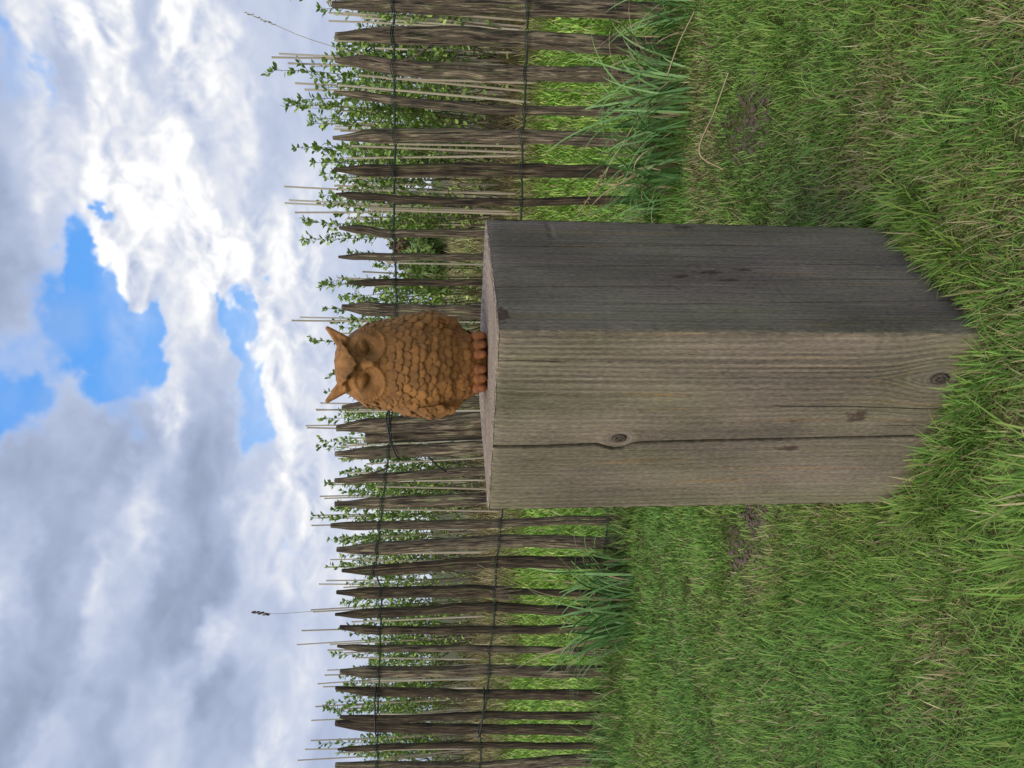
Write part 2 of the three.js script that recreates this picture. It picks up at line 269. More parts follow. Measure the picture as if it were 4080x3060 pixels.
  { // sawn end grain on top
    const N = 90, pos = [], uv = [], idx = [];
    const P = (a, b) => { const x = cF.x + (cL.x - cF.x) * a + (cR.x - cF.x) * b, z = cF.y + (cL.y - cF.y) * a + (cR.y - cF.y) * b; return [x, z]; };
    for (let j = 0; j <= N; j++) for (let i = 0; i <= N; i++) {
      const e = 0.012, wrp = (t) => t < 0.1 ? e + (0.02 - e) * t * 10 : t > 0.9 ? 1 - e - (0.02 - e) * (1 - t) * 10 : 0.02 + (t - 0.1) / 0.8 * 0.96;
      const a = wrp(i / N), b = wrp(j / N), [x, z] = P((a - 0.5) * 1.016 + 0.5, (b - 0.5) * 1.016 + 0.5), d = Math.min(a, 1 - a, b, 1 - b) * 0.37 - 0.0028;
      const y = HIGH - rim(Math.max(d, R * K) + 0) * 1.0 - 0.0008 + 0.0017 * fbm(x * 70, z * 70, 3, 3) + 0.0016 * fbm(x * 16, z * 16, 7, 2) - smooth(0.02, 0, d) * 0.0015;
      pos.push(x, y, z); uv.push(a, b);
    }
    for (let j = 0; j < N; j++) for (let i = 0; i < N; i++) { const a = j * (N + 1) + i; idx.push(a, a + N + 1, a + 1, a + 1, a + N + 1, a + N + 2); }
    const g = geo(pos, idx, uv);
    const end = texture(512, 512, (u, v, o) => {
      const r = Math.hypot(u - 1.15, v - 0.35) + 0.03 * fbm(u * 3, v * 3, 1, 2), ring = Math.sin(r * 150), spk = fbm(u * 90, v * 90, 4, 3), br = fbm(u * 6, v * 6, 9, 3);
      const l = 1 + 0.08 * ring + 0.55 * spk + 0.3 * br; o[0] = 0.56 * l; o[1] = 0.505 * l; o[2] = 0.445 * l;
    });
    mesh('end_grain', g, std({ map: end, bumpMap: end, bumpScale: 0.003, roughness: 0.95 }), post);
  }
  const knotTex = texture(128, 128, (u, v, o) => { const q = Math.hypot(u - 0.5, v - 0.5) * 2, l = 0.8 + 0.22 * Math.sin(q * 14 + 3 * fbm(u * 6, v * 6, 2, 2)) + 0.5 * fbm(u * 24, v * 24, 1, 3); o[0] = 0.40 * l; o[1] = 0.355 * l; o[2] = 0.31 * l; });
  for (const k of knots) {
    const F = faces[k.f], w = F.a.distanceTo(F.b), ex = (F.b.x - F.a.x) / w, ez = (F.b.y - F.a.y) / w, nx = -ez, nz = ex, pos = [], uv = [], idx = [], M = 28;
    for (let j = 0; j <= 5; j++) for (let i = 0; i <= M; i++) { const a = i / M * Math.PI * 2, q = j / 5, rr = q * (1 + 0.12 * n3(Math.cos(a) * 2, Math.sin(a) * 2, k.s * 50)), s = k.s + Math.cos(a) * rr * k.rs, y = k.y + Math.sin(a) * rr * k.ry, h = 0.003 - 0.0055 * q ** 6 + 0.0008 * fbm(s * 200, y * 200, 1, 2) - (Math.abs(Math.sin(a - 0.6)) < 0.12 && q < 0.8 ? 0.0015 : 0); pos.push(F.a.x + ex * s + nx * h, y, F.a.y + ez * s + nz * h); uv.push(0.5 + Math.cos(a) * q / 2, 0.5 + Math.sin(a) * q / 2); }
    for (let j = 0; j < 5; j++) for (let i = 0; i < M; i++) { const a = j * (M + 1) + i; idx.push(a, a + M + 1, a + 1, a + 1, a + M + 1, a + M + 2); }
    const o = mesh('knot', geo(pos, idx, uv), std({ map: knotTex, bumpMap: knotTex, bumpScale: 0.001, roughness: 0.85, side: THREE.DoubleSide }), post);
    o.userData.label = 'dark oval knot in the timber';
  }
}

// ---------- the terracotta owl on the post (millimetres in its own frame, x to its left wing, z to the front)
{
  const owl = thing('owl_figurine', 'orange-brown terracotta owl figurine sitting on top of the timber post', 'figurine', [0.0345, POST_TOP + 0.0005, -1.39], 0.0);
  const W = [[0, 46], [20, 53], [30, 59], [45, 66], [60, 71], [77, 79], [100, 84], [123, 86], [151, 84.5], [184, 80], [205, 76.5], [222, 71], [238, 62], [250, 52], [259, 38], [265, 22], [269, 4], [290, -40]];
  const smin = (a, b, k) => { const h = clamp(0.5 + 0.5 * (b - a) / k); return mix(b, a, h) - k * h * (1 - h); };
  const smax = (a, b, k) => -smin(-a, -b, k);
  const len = Math.hypot;
  const cap = (x, y, z, a, b, ra, rb) => { const bx = b[0] - a[0], by = b[1] - a[1], bz = b[2] - a[2], px = x - a[0], py = y - a[1], pz = z - a[2]; const h = clamp((px * bx + py * by + pz * bz) / (bx * bx + by * by + bz * bz)); return len(px - bx * h, py - by * h, pz - bz * h) - mix(ra, rb, h); };
  const ell = (x, y, z, c, r) => { const q = len((x - c[0]) / r[0], (y - c[1]) / r[1], (z - c[2]) / r[2]); return (q - 1) * Math.min(r[0], r[1], r[2]); };
  const wTab = []; for (let y = 0; y <= 300; y++) wTab.push(lerpTable(W, y));
  for (let k = 0; k < 6; k++) for (let y = 1; y < 300; y++) wTab[y] = (wTab[y - 1] + 2 * wTab[y] + wTab[y + 1]) / 4;
  const profile = (x, y, z) => { const yy = clamp(y, 0, 299), i = Math.floor(yy), w = mix(wTab[i], wTab[i + 1], yy - i); const zz = z > 0 ? z / 0.88 : z / 0.84; return (len(x, zz) - w) * 0.8; };
  const toes = [[51, 8, 36], [35, 4, 43], [18, 7, 45], [-8, 6, 45], [-24, 4, 44], [-41, 8, 37]];
  const parts = ['body', 'facial_disc', 'facial_disc', 'eye', 'eye', 'beak', 'brow', 'ear_tuft', 'ear_tuft', 'wing', 'wing', 'foot', 'foot'];
  const D = new Float32Array(13);
  function fields(x, y, z) {
    let b = profile(x, y, z);
    b = smin(b, ell(x, y, z, [0, 213, 30], [60, 40, 44]), 14);                       // the face stands forward
    b = smin(b, ell(x, y, z, [2, 18, -6], [42, 24, 46]), 12);                        // seat
    D[0] = b; D[1] = D[2] = 1e3;
    for (const s of [1, -1]) { const u = s * x - 26.5, v = y - 218, a = u * 0.93 + v * 0.37, b = v * 0.93 - u * 0.37; D[s > 0 ? 3 : 4] = (len(a / 1.22, b / 0.86, (z - 54) / 1.02) - 10) * 0.85; }
    D[5] = Math.min(cap(x, y, z, [0, 214, 74], [0, 200, 79], 7.5, 5.5), cap(x, y, z, [0, 200, 79], [0, 190.5, 74], 5.5, 2.4), len(x - 6, y - 213, z - 74) - 4.5, len(x + 6, y - 213, z - 74) - 4.5);
    { const ax = Math.abs(x), vee = (222.5 + ax * 0.80 + 1.6 * Math.sin(ax / 2.4) * smooth(60, 30, ax) - y) * 0.8; D[6] = smax(smax(vee, ell(x, y, z, [0, 221, 16], [80, 50, 73]), 2.5), Math.max(10 - z, ax - 52), 4); }
    for (const s of [1, -1]) { let e = cap(x, y, z, [s * 38, 252, 42], [s * 64, 281, 34], 13.5, 4); e = smax(e, -(cap(x, y, z, [s * 44, 258, 56], [s * 62, 278, 45], 9, 4.5)), 2.5); D[s > 0 ? 7 : 8] = e; }
    for (const s of [1, -1]) { const xx = s * x; let w = ell(xx, y, z, [72, 112, -6], [21, 62, 52]); w = smin(w, cap(xx, y, z, [66, 92, -18], [44, 34, -38], 30, 12), 16); const rib = Math.sin((z + 0.55 * (y - 80)) / 4.6); w += y < 104 ? 1.5 * smooth(104, 92, y) * rib : 0; D[s > 0 ? 9 : 10] = w; }
    let f1 = ell(x, y, z, [34, 12, 22], [26, 15, 26]), f2 = ell(x, y, z, [-25, 12, 22], [25, 15, 26]);
    toes.forEach(([tx, , tz], i) => { const t = smin(cap(x, y, z, [tx, 19, tz - 8], [tx, 17, tz + 2], 9.8, 9.2), cap(x, y, z, [tx, 15, tz + 3], [tx * 1.02, 7.5, tz + 7], 9.0, 7.2), 3.5); if (i < 3) f1 = smin(f1, t, 1.6); else f2 = smin(f2, t, 1.6); });
    D[11] = f1; D[12] = f2;
  }
  function bowl(x, y, z) {   // the two facial discs are pressed into the head, with scalloped rims
    let cut = 1e3, ridge = 0, disc = 0;
    for (const s of [1, -1]) {
      const cx = s * 33, cy = 213, dx = x - cx, dy = y - cy, a = Math.atan2(dy, dx * s), r = len(dx, dy * 0.98);
      const R = 32 + 0.9 * Math.sin(a * 30), q = r / R;
      cut = Math.min(cut, len(dx, dy, (z - 101) * 0.82) - 37);
      if (z > 0) { ridge = Math.max(ridge, 1.9 * Math.exp(-(((q - 1.04) / 0.09) ** 2)) * smooth(18, 8, dy)); if (q < 1.02) disc = s; ridge += q > 0.45 && q < 1 ? 0.35 * Math.sin(a * 60) * smooth(0.45, 0.8, q) : 0; }
    }
    return [cut, ridge, disc];
  }
  function F(x, y, z) {
    fields(x, y, z);
    const [cut, ridge] = z > 0 && y > 165 ? bowl(x, y, z) : [1e3, 0, 0];
    let d = D[0];
    d = smin(d, D[9], 7); d = smin(d, D[10], 7);
    if (cut < 900) d = smax(d, -cut, 5) - ridge;
    for (const e of [3, 4]) { d = smin(d, D[e], 2.2); const lid = D[e] - 1.6, ex = e === 3 ? 27 : -25; if (d < 8 && lid < 8) { const band = Math.abs(lid) - 1.0, front = y - 218 + 0.35 * Math.abs(x - ex) - 2; if (front < 8) d = smin(d, smax(smax(band, -front - 26, 2), front - 3 - (x * Math.sign(ex) - Math.abs(ex)) * 0.5, 2), 1.6); } }
    d = smin(d, D[6], 2.2); d = smin(d, D[5], 2.5); d = smin(d, D[7], 4); d = smin(d, D[8], 4);
    d = smin(d, D[11], 3.5); d = smin(d, D[12], 3.5);
    // hand-worked surface: ruffled crown and brow edge
    if (y > 222) d -= 0.9 * fbm(x / 9, y / 9, z / 9, 2) + 0.5 * Math.sin(x / 2.6 + 2 * n3(x / 12, y / 12, 1)) * smooth(9, 0, D[6]);
    d -= 0.5 * fbm(x / 7, y / 7, z / 7, 2);
    return smax(d, -y, 1);
  }
  // surface nets
  const h = 1.75, lo = [-104, -2, -88], nx = 120, ny = 170, nz = 106, S = nx * ny * nz, val = new Float32Array(S);
  for (let K = 0; K < nz; K += 4) for (let J = 0; J < ny; J += 4) for (let I = 0; I < nx; I += 4) {   // blocks far from the surface are not filled in
    const c = F(lo[0] + (I + 1.5) * h, lo[1] + (J + 1.5) * h, lo[2] + (K + 1.5) * h), far = Math.abs(c) > 13;
    for (let k = K; k < Math.min(nz, K + 4); k++) for (let j = J; j < Math.min(ny, J + 4); j++) for (let i = I; i < Math.min(nx, I + 4); i++) val[(k * ny + j) * nx + i] = far ? c : F(lo[0] + i * h, lo[1] + j * h, lo[2] + k * h);
  }
  const vid = new Int32Array(S).fill(-1), P = [];
  const corner = [[0, 0, 0], [1, 0, 0], [0, 1, 0], [1, 1, 0], [0, 0, 1], [1, 0, 1], [0, 1, 1], [1, 1, 1]], edges = [[0, 1], [2, 3], [4, 5], [6, 7], [0, 2], [1, 3], [4, 6], [5, 7], [0, 4], [1, 5], [2, 6], [3, 7]];
  const at = (i, j, k) => (k * ny + j) * nx + i;
  for (let k = 0; k < nz - 1; k++) for (let j = 0; j < ny - 1; j++) for (let i = 0; i < nx - 1; i++) {
    let sx = 0, sy = 0, sz = 0, n = 0;
    for (const [a, b] of edges) { const A = corner[a], B = corner[b], va = val[at(i + A[0], j + A[1], k + A[2])], vb = val[at(i + B[0], j + B[1], k + B[2])]; if ((va < 0) !== (vb < 0)) { const t = va / (va - vb); sx += mix(A[0], B[0], t); sy += mix(A[1], B[1], t); sz += mix(A[2], B[2], t); n++; } }
    if (n) { vid[at(i, j, k)] = P.length / 3; P.push(lo[0] + (i + sx / n) * h, lo[1] + (j + sy / n) * h, lo[2] + (k + sz / n) * h); }
  }
  const quads = [];
  const put = (a, b, c, d, flip) => { if (a < 0 || b < 0 || c < 0 || d < 0) return; quads.push(flip ? [a, d, c, b] : [a, b, c, d]); };
  for (let k = 1; k < nz - 1; k++) for (let j = 1; j < ny - 1; j++) for (let i = 1; i < nx - 1; i++) {
    const v = val[at(i, j, k)] < 0;
    if (v !== val[at(i + 1, j, k)] < 0) put(vid[at(i, j - 1, k - 1)], vid[at(i, j, k - 1)], vid[at(i, j, k)], vid[at(i, j - 1, k)], !v);
    if (v !== val[at(i, j + 1, k)] < 0) put(vid[at(i - 1, j, k - 1)], vid[at(i - 1, j, k)], vid[at(i, j, k)], vid[at(i, j, k - 1)], !v);
    if (v !== val[at(i, j, k + 1)] < 0) put(vid[at(i - 1, j - 1, k)], vid[at(i, j - 1, k)], vid[at(i, j, k)], vid[at(i - 1, j, k)], !v);
  }
  const NV = P.length / 3, Nn = new Float32Array(NV * 3);
  for (const q of quads) { const [a, b, c, d] = q, ux = P[c * 3] - P[a * 3], uy = P[c * 3 + 1] - P[a * 3 + 1], uz = P[c * 3 + 2] - P[a * 3 + 2], vx = P[d * 3] - P[b * 3], vy = P[d * 3 + 1] - P[b * 3 + 1], vz = P[d * 3 + 2] - P[b * 3 + 2]; const m = [uy * vz - uz * vy, uz * vx - ux * vz, ux * vy - uy * vx]; for (const e of q) for (let t = 0; t < 3; t++) Nn[e * 3 + t] += m[t]; }
  for (let i = 0; i < NV; i++) { const l = len(Nn[i * 3], Nn[i * 3 + 1], Nn[i * 3 + 2]) || 1; for (let t = 0; t < 3; t++) Nn[i * 3 + t] /= l; }
  // fired clay: uneven tone, pale bloom and dark weather marks with outlines of their own
  const clay = (x, y, z, o) => { const a = fbm(x / 34, y / 34, z / 34, 4), b = fbm(x / 6 + 9, y / 6, z / 6, 3), w = clamp(3.0 * fbm(x / 19 + 4, y / 19 + 8, z / 19, 4) - 0.35), m = 1.06 + 1.0 * a + 0.5 * b; o[0] = m * mix(1, 0.62, w); o[1] = m * (1 + 0.12 * b) * mix(1, 0.6, w); o[2] = m * (1 + 0.3 * a) * mix(1, 0.66, w); };
  const grit = texture(256, 256, (u, v, o) => { o[0] = o[1] = o[2] = 0.5 + 0.5 * fbm(u * 40, v * 40, 2, 3) + 0.25 * fbm(u * 110, v * 110, 5, 2); }, false);
  const clayMat = new THREE.MeshStandardMaterial({ color: rgb(0.290, 0.131, 0.029), roughness: 0.72, vertexColors: true, bumpMap: grit, bumpScale: 0.0005 });
  const bucket = parts.map(() => []);
  for (const q of quads) {
    let cx = 0, cy = 0, cz = 0; for (const e of q) { cx += P[e * 3] / 4; cy += P[e * 3 + 1] / 4; cz += P[e * 3 + 2] / 4; }
    fields(cx, cy, cz); let best = 0, bd = D[0] + 0.5;
    for (let i = 3; i < 13; i++) if (D[i] < bd) { bd = D[i]; best = i; }
    if (best === 0 && cz > 20 && cy > 175) { const s = bowl(cx, cy, cz)[2]; if (s) best = s > 0 ? 1 : 2; }
    bucket[best].push(q);
  }
  const col = [0, 0, 0], made = [];
  bucket.forEach((qs, n) => {
    if (!qs.length) return;
    const map = new Map(), pos = [], nor = [], uv = [], vc = [], idx = [];
    const use = (e) => { if (!map.has(e)) { map.set(e, pos.length / 3); const x = P[e * 3], y = P[e * 3 + 1], z = P[e * 3 + 2]; pos.push(x / 1000, y / 1000, z / 1000); nor.push(Nn[e * 3], Nn[e * 3 + 1], Nn[e * 3 + 2]); uv.push((x + z * 0.6) / 60, (y + z * 0.3) / 60); clay(x, y, z, col); if (n > 10) { col[0] *= 0.80; col[1] *= 0.62; col[2] *= 0.66; } vc.push(...col); } return map.get(e); };
    for (const q of qs) { const [a, b, c, d] = q.map(use); idx.push(a, b, c, a, c, d); }
    made[n] = mesh(parts[n], geo(pos, idx, uv, vc, nor), clayMat, owl);
  });
  // overlapping breast feathers, each a lip of clay
  const featherGeos = []; const R0 = rng(77);
  for (let v = 0; v < 10; v++) {
    const pos = [], uv = [], vc = [], idx = [], U = 6, L = 6, wv = 0.88 + 0.26 * R0(), tone = 0.84 + 0.28 * R0(), off = R0() * 40;
    for (let j = 0; j <= L; j++) for (let i = 0; i <= U; i++) {
      const t = j / L, s = i / U * 2 - 1, ww = j === L ? 0 : Math.sqrt(1 - Math.max(0, (t - 0.42) / 0.58) ** 2.1) * mix(0.72, 1, smooth(0, 0.45, t));
      const x = s * 10.6 * wv * ww, yy = -t * 19 + (j === L ? 0 : 0), z = 0.5 + 2.9 * t * (1 - 0.28 * s * s * (0.5 + 0.5 * t)) + 0.25 * Math.sin(yy * 0.9 + off) - (Math.abs(s) > 0.99 || j === L ? 2.8 * t : 0);
      pos.push(x / 1000, yy / 1000, z / 1000); uv.push(x / 60 + v * 0.3, yy / 60); clay(x + off, yy, z + 50 * v, col); vc.push(col[0] * tone, col[1] * tone, col[2] * tone);
    }
    for (let j = 0; j < L; j++) for (let i = 0; i < U; i++) { const a = j * (U + 1) + i; idx.push(a, a + U + 1, a + 1, a + 1, a + U + 1, a + U + 2); }
    featherGeos.push(geo(pos, idx, uv, vc));
  }
  const surf = (x, y, z) => { fields(x, y, z); return Math.min(smin(D[0], D[9], 7), D[10]); };
  const back = [], Rf = rng(5);
  let row = 0;
  for (let y = 240; y > 34; y -= 11.2, row++) {
    const w = lerpTable(W, y), n = Math.max(14, Math.round(2 * Math.PI * w * 0.92 / 15.2));
    for (let i = 0; i < n; i++) {
      const th = ((i + (row % 2) * 0.5) / n + 0.018 * (Rf() - 0.5)) * Math.PI * 2, yy = y + 6 * (Rf() - 0.5) + 3.0 * Math.cos(th * 2) * smooth(100, 190, y);
      const dx = Math.sin(th), dz = Math.cos(th); let r = 120; for (let k = 0; k < 60; k++) { const d = surf(dx * r, yy, dz * r); if (Math.abs(d) < 0.05) break; r -= d * 0.8; if (r < 1) break; }
      const x = dx * r, z = dz * r;
      if (z > 0 && (len(Math.abs(x) - 33, yy - 213) < 35.5 || (Math.abs(x) < 40 && yy > 190))) continue;
      if (yy > 232 && (z > 5 || Math.abs(x) > 40)) continue;
      if (yy < 110 && Math.abs(x) > 60 && z < 22 + (yy - 60) * 0.15) continue;                 // folded wing feathers there
      if (yy < 37 && z > 20) continue;
      const e = 0.6, g = new THREE.Vector3(surf(x + e, yy, z) - surf(x - e, yy, z), surf(x, yy + e, z) - surf(x, yy - e, z), surf(x, yy, z + e) - surf(x, yy, z - e)).normalize();
      const down = new THREE.Vector3(dx * 0.10, -1, 0).addScaledVector(g, -(new THREE.Vector3(dx * 0.10, -1, 0)).dot(g)).normalize(), side = new THREE.Vector3().crossVectors(down.clone().negate(), g);
      const m = new THREE.Matrix4().makeBasis(side, down.clone().negate(), g), sc = mix(0.80, 1.04, smooth(200, 120, yy)) * (0.95 + 0.3 * Rf());
      m.multiply(new THREE.Matrix4().makeRotationZ((Rf() - 0.5) * 0.34)).multiply(new THREE.Matrix4().makeScale(sc, sc, sc * (0.85 + 0.4 * Rf())));
      m.setPosition((x + g.x * 0.1) / 1000, yy / 1000, (z + g.z * 0.1) / 1000);
      const fg = featherGeos[Math.floor(Rf() * 10)];
      if (dz > -0.35) { const o = mesh('feather', fg, clayMat, made[0]); m.decompose(o.position, o.quaternion, o.scale); }
      else back.push(fg.clone().applyMatrix4(m));
    }
  }
  if (back.length) { const o = mesh('back_feathers', mergeGeometries(back), clayMat, made[0]); o.userData.kind = 'stuff'; }
}

// ---------- the paling fence: [width, [[along, height] from the tip down]] in metres along the fence line
const PALES = [
  [0.056,[[0.034,1.122],[0.024,0.918],[0.015,0.553],[0.006,0.195]]],
  [0.059,[[0.133,1.115],[0.124,0.919],[0.114,0.632],[0.119,0.344],[0.12,0.197]]],
  [0.052,[[0.213,1.119],[0.214,1.045],[0.228,0.92],[0.23,0.63],[0.227,0.34],[0.221,0.142]]],
  [0.032,[[0.313,1.125],[0.335,0.922],[0.351,0.628],[0.349,0.334],[0.34,0.09]]],
  [0.048,[[0.466,1.135],[0.452,0.923],[0.441,0.627],[0.441,0.33],[0.44,0.128]]],
  [0.043,[[0.574,1.134],[0.573,0.925],[0.559,0.625],[0.555,0.325],[0.55,0.07]]],
  [0.03,[[0.66,1.128],[0.67,0.926],[0.674,0.623],[0.666,0.321],[0.654,0.115]]],
  [0.032,[[0.775,1.122],[0.784,1.011],[0.792,0.986],[0.795,0.927],[0.784,0.622],[0.771,0.15]]],
  [0.027,[[0.882,1.127],[0.879,0.928],[0.876,0.62],[0.874,0.144]]],
  [0.027,[[0.978,1.098],[0.975,0.93],[0.973,0.619],[0.971,0.138]]],
  [0.054,[[1.068,1.121],[1.081,0.921],[1.083,0.599],[1.088,0.131]]],
  [0.041,[[1.459,1.131],[1.445,1.042],[1.438,0.846],[1.428,0.111]]],
  [0.062,[[1.542,1.156],[1.531,1.067],[1.53,0.946],[1.513,0.603],[1.502,0.107]]],
  [0.053,[[1.649,1.165],[1.641,0.951],[1.625,0.601],[1.61,0.101]]],
  [0.038,[[1.764,1.17],[1.753,0.976],[1.728,0.6],[1.71,0.095]]],
  [0.048,[[1.859,1.172],[1.858,0.978],[1.853,0.598],[1.847,0.087]]],
  [0.039,[[1.955,1.191],[1.959,0.994],[1.961,0.537],[1.957,0.202],[1.96,-0.003]]],
  [0.053,[[2.062,1.171],[2.058,1.002],[2.039,0.506],[2.049,0.272],[2.066,-0.01]]],
  [0.051,[[2.154,1.153],[2.156,1.022],[2.134,0.498],[2.137,0.328],[2.156,0.02]]],
  [0.052,[[2.249,1.177],[2.257,0.988],[2.268,0.63],[2.292,0.182],[2.302,-0.001]]],
  [0.044,[[2.356,1.186],[2.353,1.014],[2.344,0.531],[2.365,0.323],[2.385,0.014]]],
  [0.036,[[2.415,1.169],[2.44,0.997],[2.458,0.528],[2.469,0.177],[2.476,0.009]]],
  [0.031,[[2.512,1.183],[2.531,0.998],[2.55,0.536],[2.575,0.172],[2.587,0.002]]],
  [0.051,[[2.629,1.175],[2.642,1.0],[2.652,0.534],[2.68,0.167],[2.69,0.016]]],
  [0.046,[[2.715,1.197],[2.742,1.016],[2.777,0.552],[2.797,0.161],[2.805,0.009]]],
  [0.038,[[2.852,1.182],[2.868,1.024],[2.875,0.557],[2.906,0.156],[2.913,0.024]]],
  [0.05,[[2.884,1.203],[2.913,1.019],[2.949,0.57],[2.982,0.152],[2.995,0.019]]],
  [0.03,[[3.02,1.197],[3.021,1.031],[3.044,0.568],[3.069,0.148],[3.077,0.014]]],
  [0.056,[[3.107,1.21],[3.124,1.012],[3.156,0.566],[3.145,0.219],[3.151,0.01]]],
];
{
  const fence = thing('paling_fence', 'grey-brown split chestnut paling fence held together with twisted wire', 'fence');
  // weathered split wood: dark bark film, grey fibre, tan streaks where it has worn off
  const split = (seed) => [0, 1].map((k) => texture(256, 1024, (u, v, o) => {
    const x = u * 5, y = v * 9, st = fbm(x * 6.5 + 0.5 * fbm(x * 3, y * 1.2, seed, 2), y * 0.9, seed, 4), fl = fbm(x * 26, y * 2.6, seed + 4, 3), pt = fbm(x * 1.6, y * 0.55, seed + 9, 3), gr = fbm(x * 60, y * 30, seed + 2, 2);
    if (k) { o[0] = o[1] = o[2] = 0.5 + 0.6 * st + 0.45 * fl + 0.15 * gr; return; }
    const worn = smooth(0.10, 0.24, st + 0.5 * pt + 0.25 * fl), dark = smooth(0.04, 0.22, -st - 0.4 * fl - 0.25 * pt), moss = smooth(0.1, 0.35, fbm(x * 2.2, y * 0.8, seed + 20, 3));
    let r = 0.450, g = 0.400, b = 0.335; r = mix(r, 0.68, worn); g = mix(g, 0.625, worn); b = mix(b, 0.515, worn); r = mix(r, 0.235, dark); g = mix(g, 0.205, dark); b = mix(b, 0.185, dark);
    r *= mix(1, 0.88, moss); b *= mix(1, 0.85, moss);
    const m = 1 + 0.45 * fl + 0.3 * gr; o[0] = r * m; o[1] = g * m; o[2] = b * m;
  }, k === 0));
  const mirrored = (t) => { t.wrapS = t.wrapT = THREE.MirroredRepeatWrapping; return t; };
  const mats = [3, 31, 57].flatMap((s) => { const [c, b] = split(s); return [[0.84, 0.83, 0.80], [0.48, 0.44, 0.39], [1.0, 0.99, 0.96]].map((t) => std({ map: mirrored(c), bumpMap: mirrored(b), bumpScale: 0.004, color: rgb(...t) })); });
  const R = rng(11), SID = 12;
  const paleInfo = [];
  PALES.forEach(([w, pts], n) => {
    const tip = pts[0][1], s0 = pts[pts.length - 1], foot = -0.22, tab = [...pts].reverse().map(([s, y]) => [y, s]);
    const pos = [], uv = [], idx = [], rows = [], thick = w * (0.55 + 0.3 * R()), ph = R() * 9, wedge = R(), tipW = 0.28 + 0.22 * R(), tipL = w * (1.7 + 1.6 * R()), broken = n === 19, bend = (R() - 0.5) * 0.02;
    for (let y = tip; y > tip - 0.2; y -= 0.012) rows.push(y); for (let y = tip - 0.2; y > foot; y -= 0.022) rows.push(y);
    rows.forEach((y, j) => {
      const d = tip - y, sharp = mix(tipW, 1, smooth(0, 1, d / tipL) * 0.5 + clamp(d / tipL) * 0.5), lump = 1 + 0.26 * fbm(y * 7, ph, 1, 3) + 0.16 * n3(y * 2.2, ph, 5) + (y < 0.45 ? 0.08 : 0);
      const c = lerpTable(tab, y) + 0.006 * n3(y * 7, ph, 3), q = bend * Math.sin(y * 2.4 + ph) + 0.012 * n3(y * 1.5, ph, 8);
      let hw = w / 2 * sharp * lump, ht = thick / 2 * mix(0.5, 1, sharp) * lump;
      if (broken && y < 0.47) { hw *= 0.55; ht *= 0.6; }
      for (let i = 0; i <= SID; i++) {
        const a = i / SID * Math.PI * 2, ca = Math.cos(a), sa = Math.sin(a);
        // split section: a flattened cleft face, a rounder bark face, uneven arrises
        const k = 1 + 0.13 * n3(ca * 1.7 + ph, sa * 1.7, y * 3) + 0.05 * n3(ca * 5, sa * 5 + ph, y * 9), sq = Math.pow(Math.abs(ca), 0.75) * Math.sign(ca), sz = Math.pow(Math.abs(sa), 0.8) * Math.sign(sa) * (sa > 0 ? 1 : 0.7 + 0.5 * wedge * ca);
        const P = onFence(c + sq * hw * k, y, q - sz * ht * k);
        pos.push(P.x, P.y, P.z); uv.push(i / SID * 0.9 + n * 0.37, y * 1.15 + n * 0.61);
      }
    });
    for (let j = 0; j < rows.length - 1; j++) for (let i = 0; i < SID; i++) { const a = j * (SID + 1) + i; idx.push(a, a + 1, a + SID + 1, a + 1, a + SID + 2, a + SID + 1); }
    const c = pos.length / 3; let mx = 0, mz = 0; for (let i = 0; i < SID; i++) { mx += pos[i * 3] / SID; mz += pos[i * 3 + 2] / SID; } pos.push(mx, tip + 0.003, mz); uv.push(n * 0.37 + 0.4, tip * 1.15 + n * 0.61); for (let i = 0; i < SID; i++) idx.push(c, i + 1, i);
    const o = mesh('pale', geo(pos, idx, uv), mats[n === 12 || n === 15 ? 2 : n === 13 ? 8 : n === 19 || n === 26 ? 4 : Math.floor(R() * 9)], fence);
    if (broken) {
      o.userData.label = 'dark pale with its lower half snapped and splintered';
      for (let k = 0; k < 4; k++) { const a = onFence(2.268 + (k - 1.5) * 0.011, 0.52, -0.02 - 0.004 * k), b = onFence(2.252 + (k - 1.5) * 0.018, 0.43 - 0.02 * (k % 2), -0.035 - 0.01 * k); mesh('splinter', tube([a, a.clone().lerp(b, 0.6), b], 0.008, 6, 5, (t) => 1.1 - t * 0.85), mats[2], o); }
    }
    paleInfo.push({ s: (y) => lerpTable(tab, y), w: w / 2, t: thick / 2 });
  });
  { // the round stake behind the palings
    const pos = [], uv = [], idx = [], N = 18, ys = [1.052, 1.05, 1.046]; for (let y = 1.04; y > -0.3; y -= 0.03) ys.push(y);
    ys.forEach((y, j) => { for (let i = 0; i <= N; i++) { const a = i / N * Math.PI * 2, r = (j === 0 ? 0.001 : j === 1 ? 0.028 : j === 2 ? 0.032 : 0.034) * (1 + 0.05 * n3(Math.cos(a) * 2, Math.sin(a) * 2, y * 4)), P = onFence(lerpTable([[0, 1.568], [0.6, 1.576], [1.05, 1.588]], y) + Math.cos(a) * r, y, 0.045 - Math.sin(a) * r); pos.push(P.x, P.y, P.z); uv.push(i / N, y * 1.1 + 0.3); } });
    for (let j = 0; j < ys.length - 1; j++) for (let i = 0; i < N; i++) { const a = j * (N + 1) + i; idx.push(a, a + 1, a + N + 1, a + 1, a + N + 2, a + N + 1); }
    mesh('stake', geo(pos, idx, uv), mats[8], fence).userData.label = 'blunt-topped thick round stake behind the palings';
  }
  // wires: two strands that pass before and behind each pale and are twisted together between pales
  const wireMat = std({ color: rgb(0.05, 0.075, 0.06), roughness: 0.55, metalness: 0.3 });
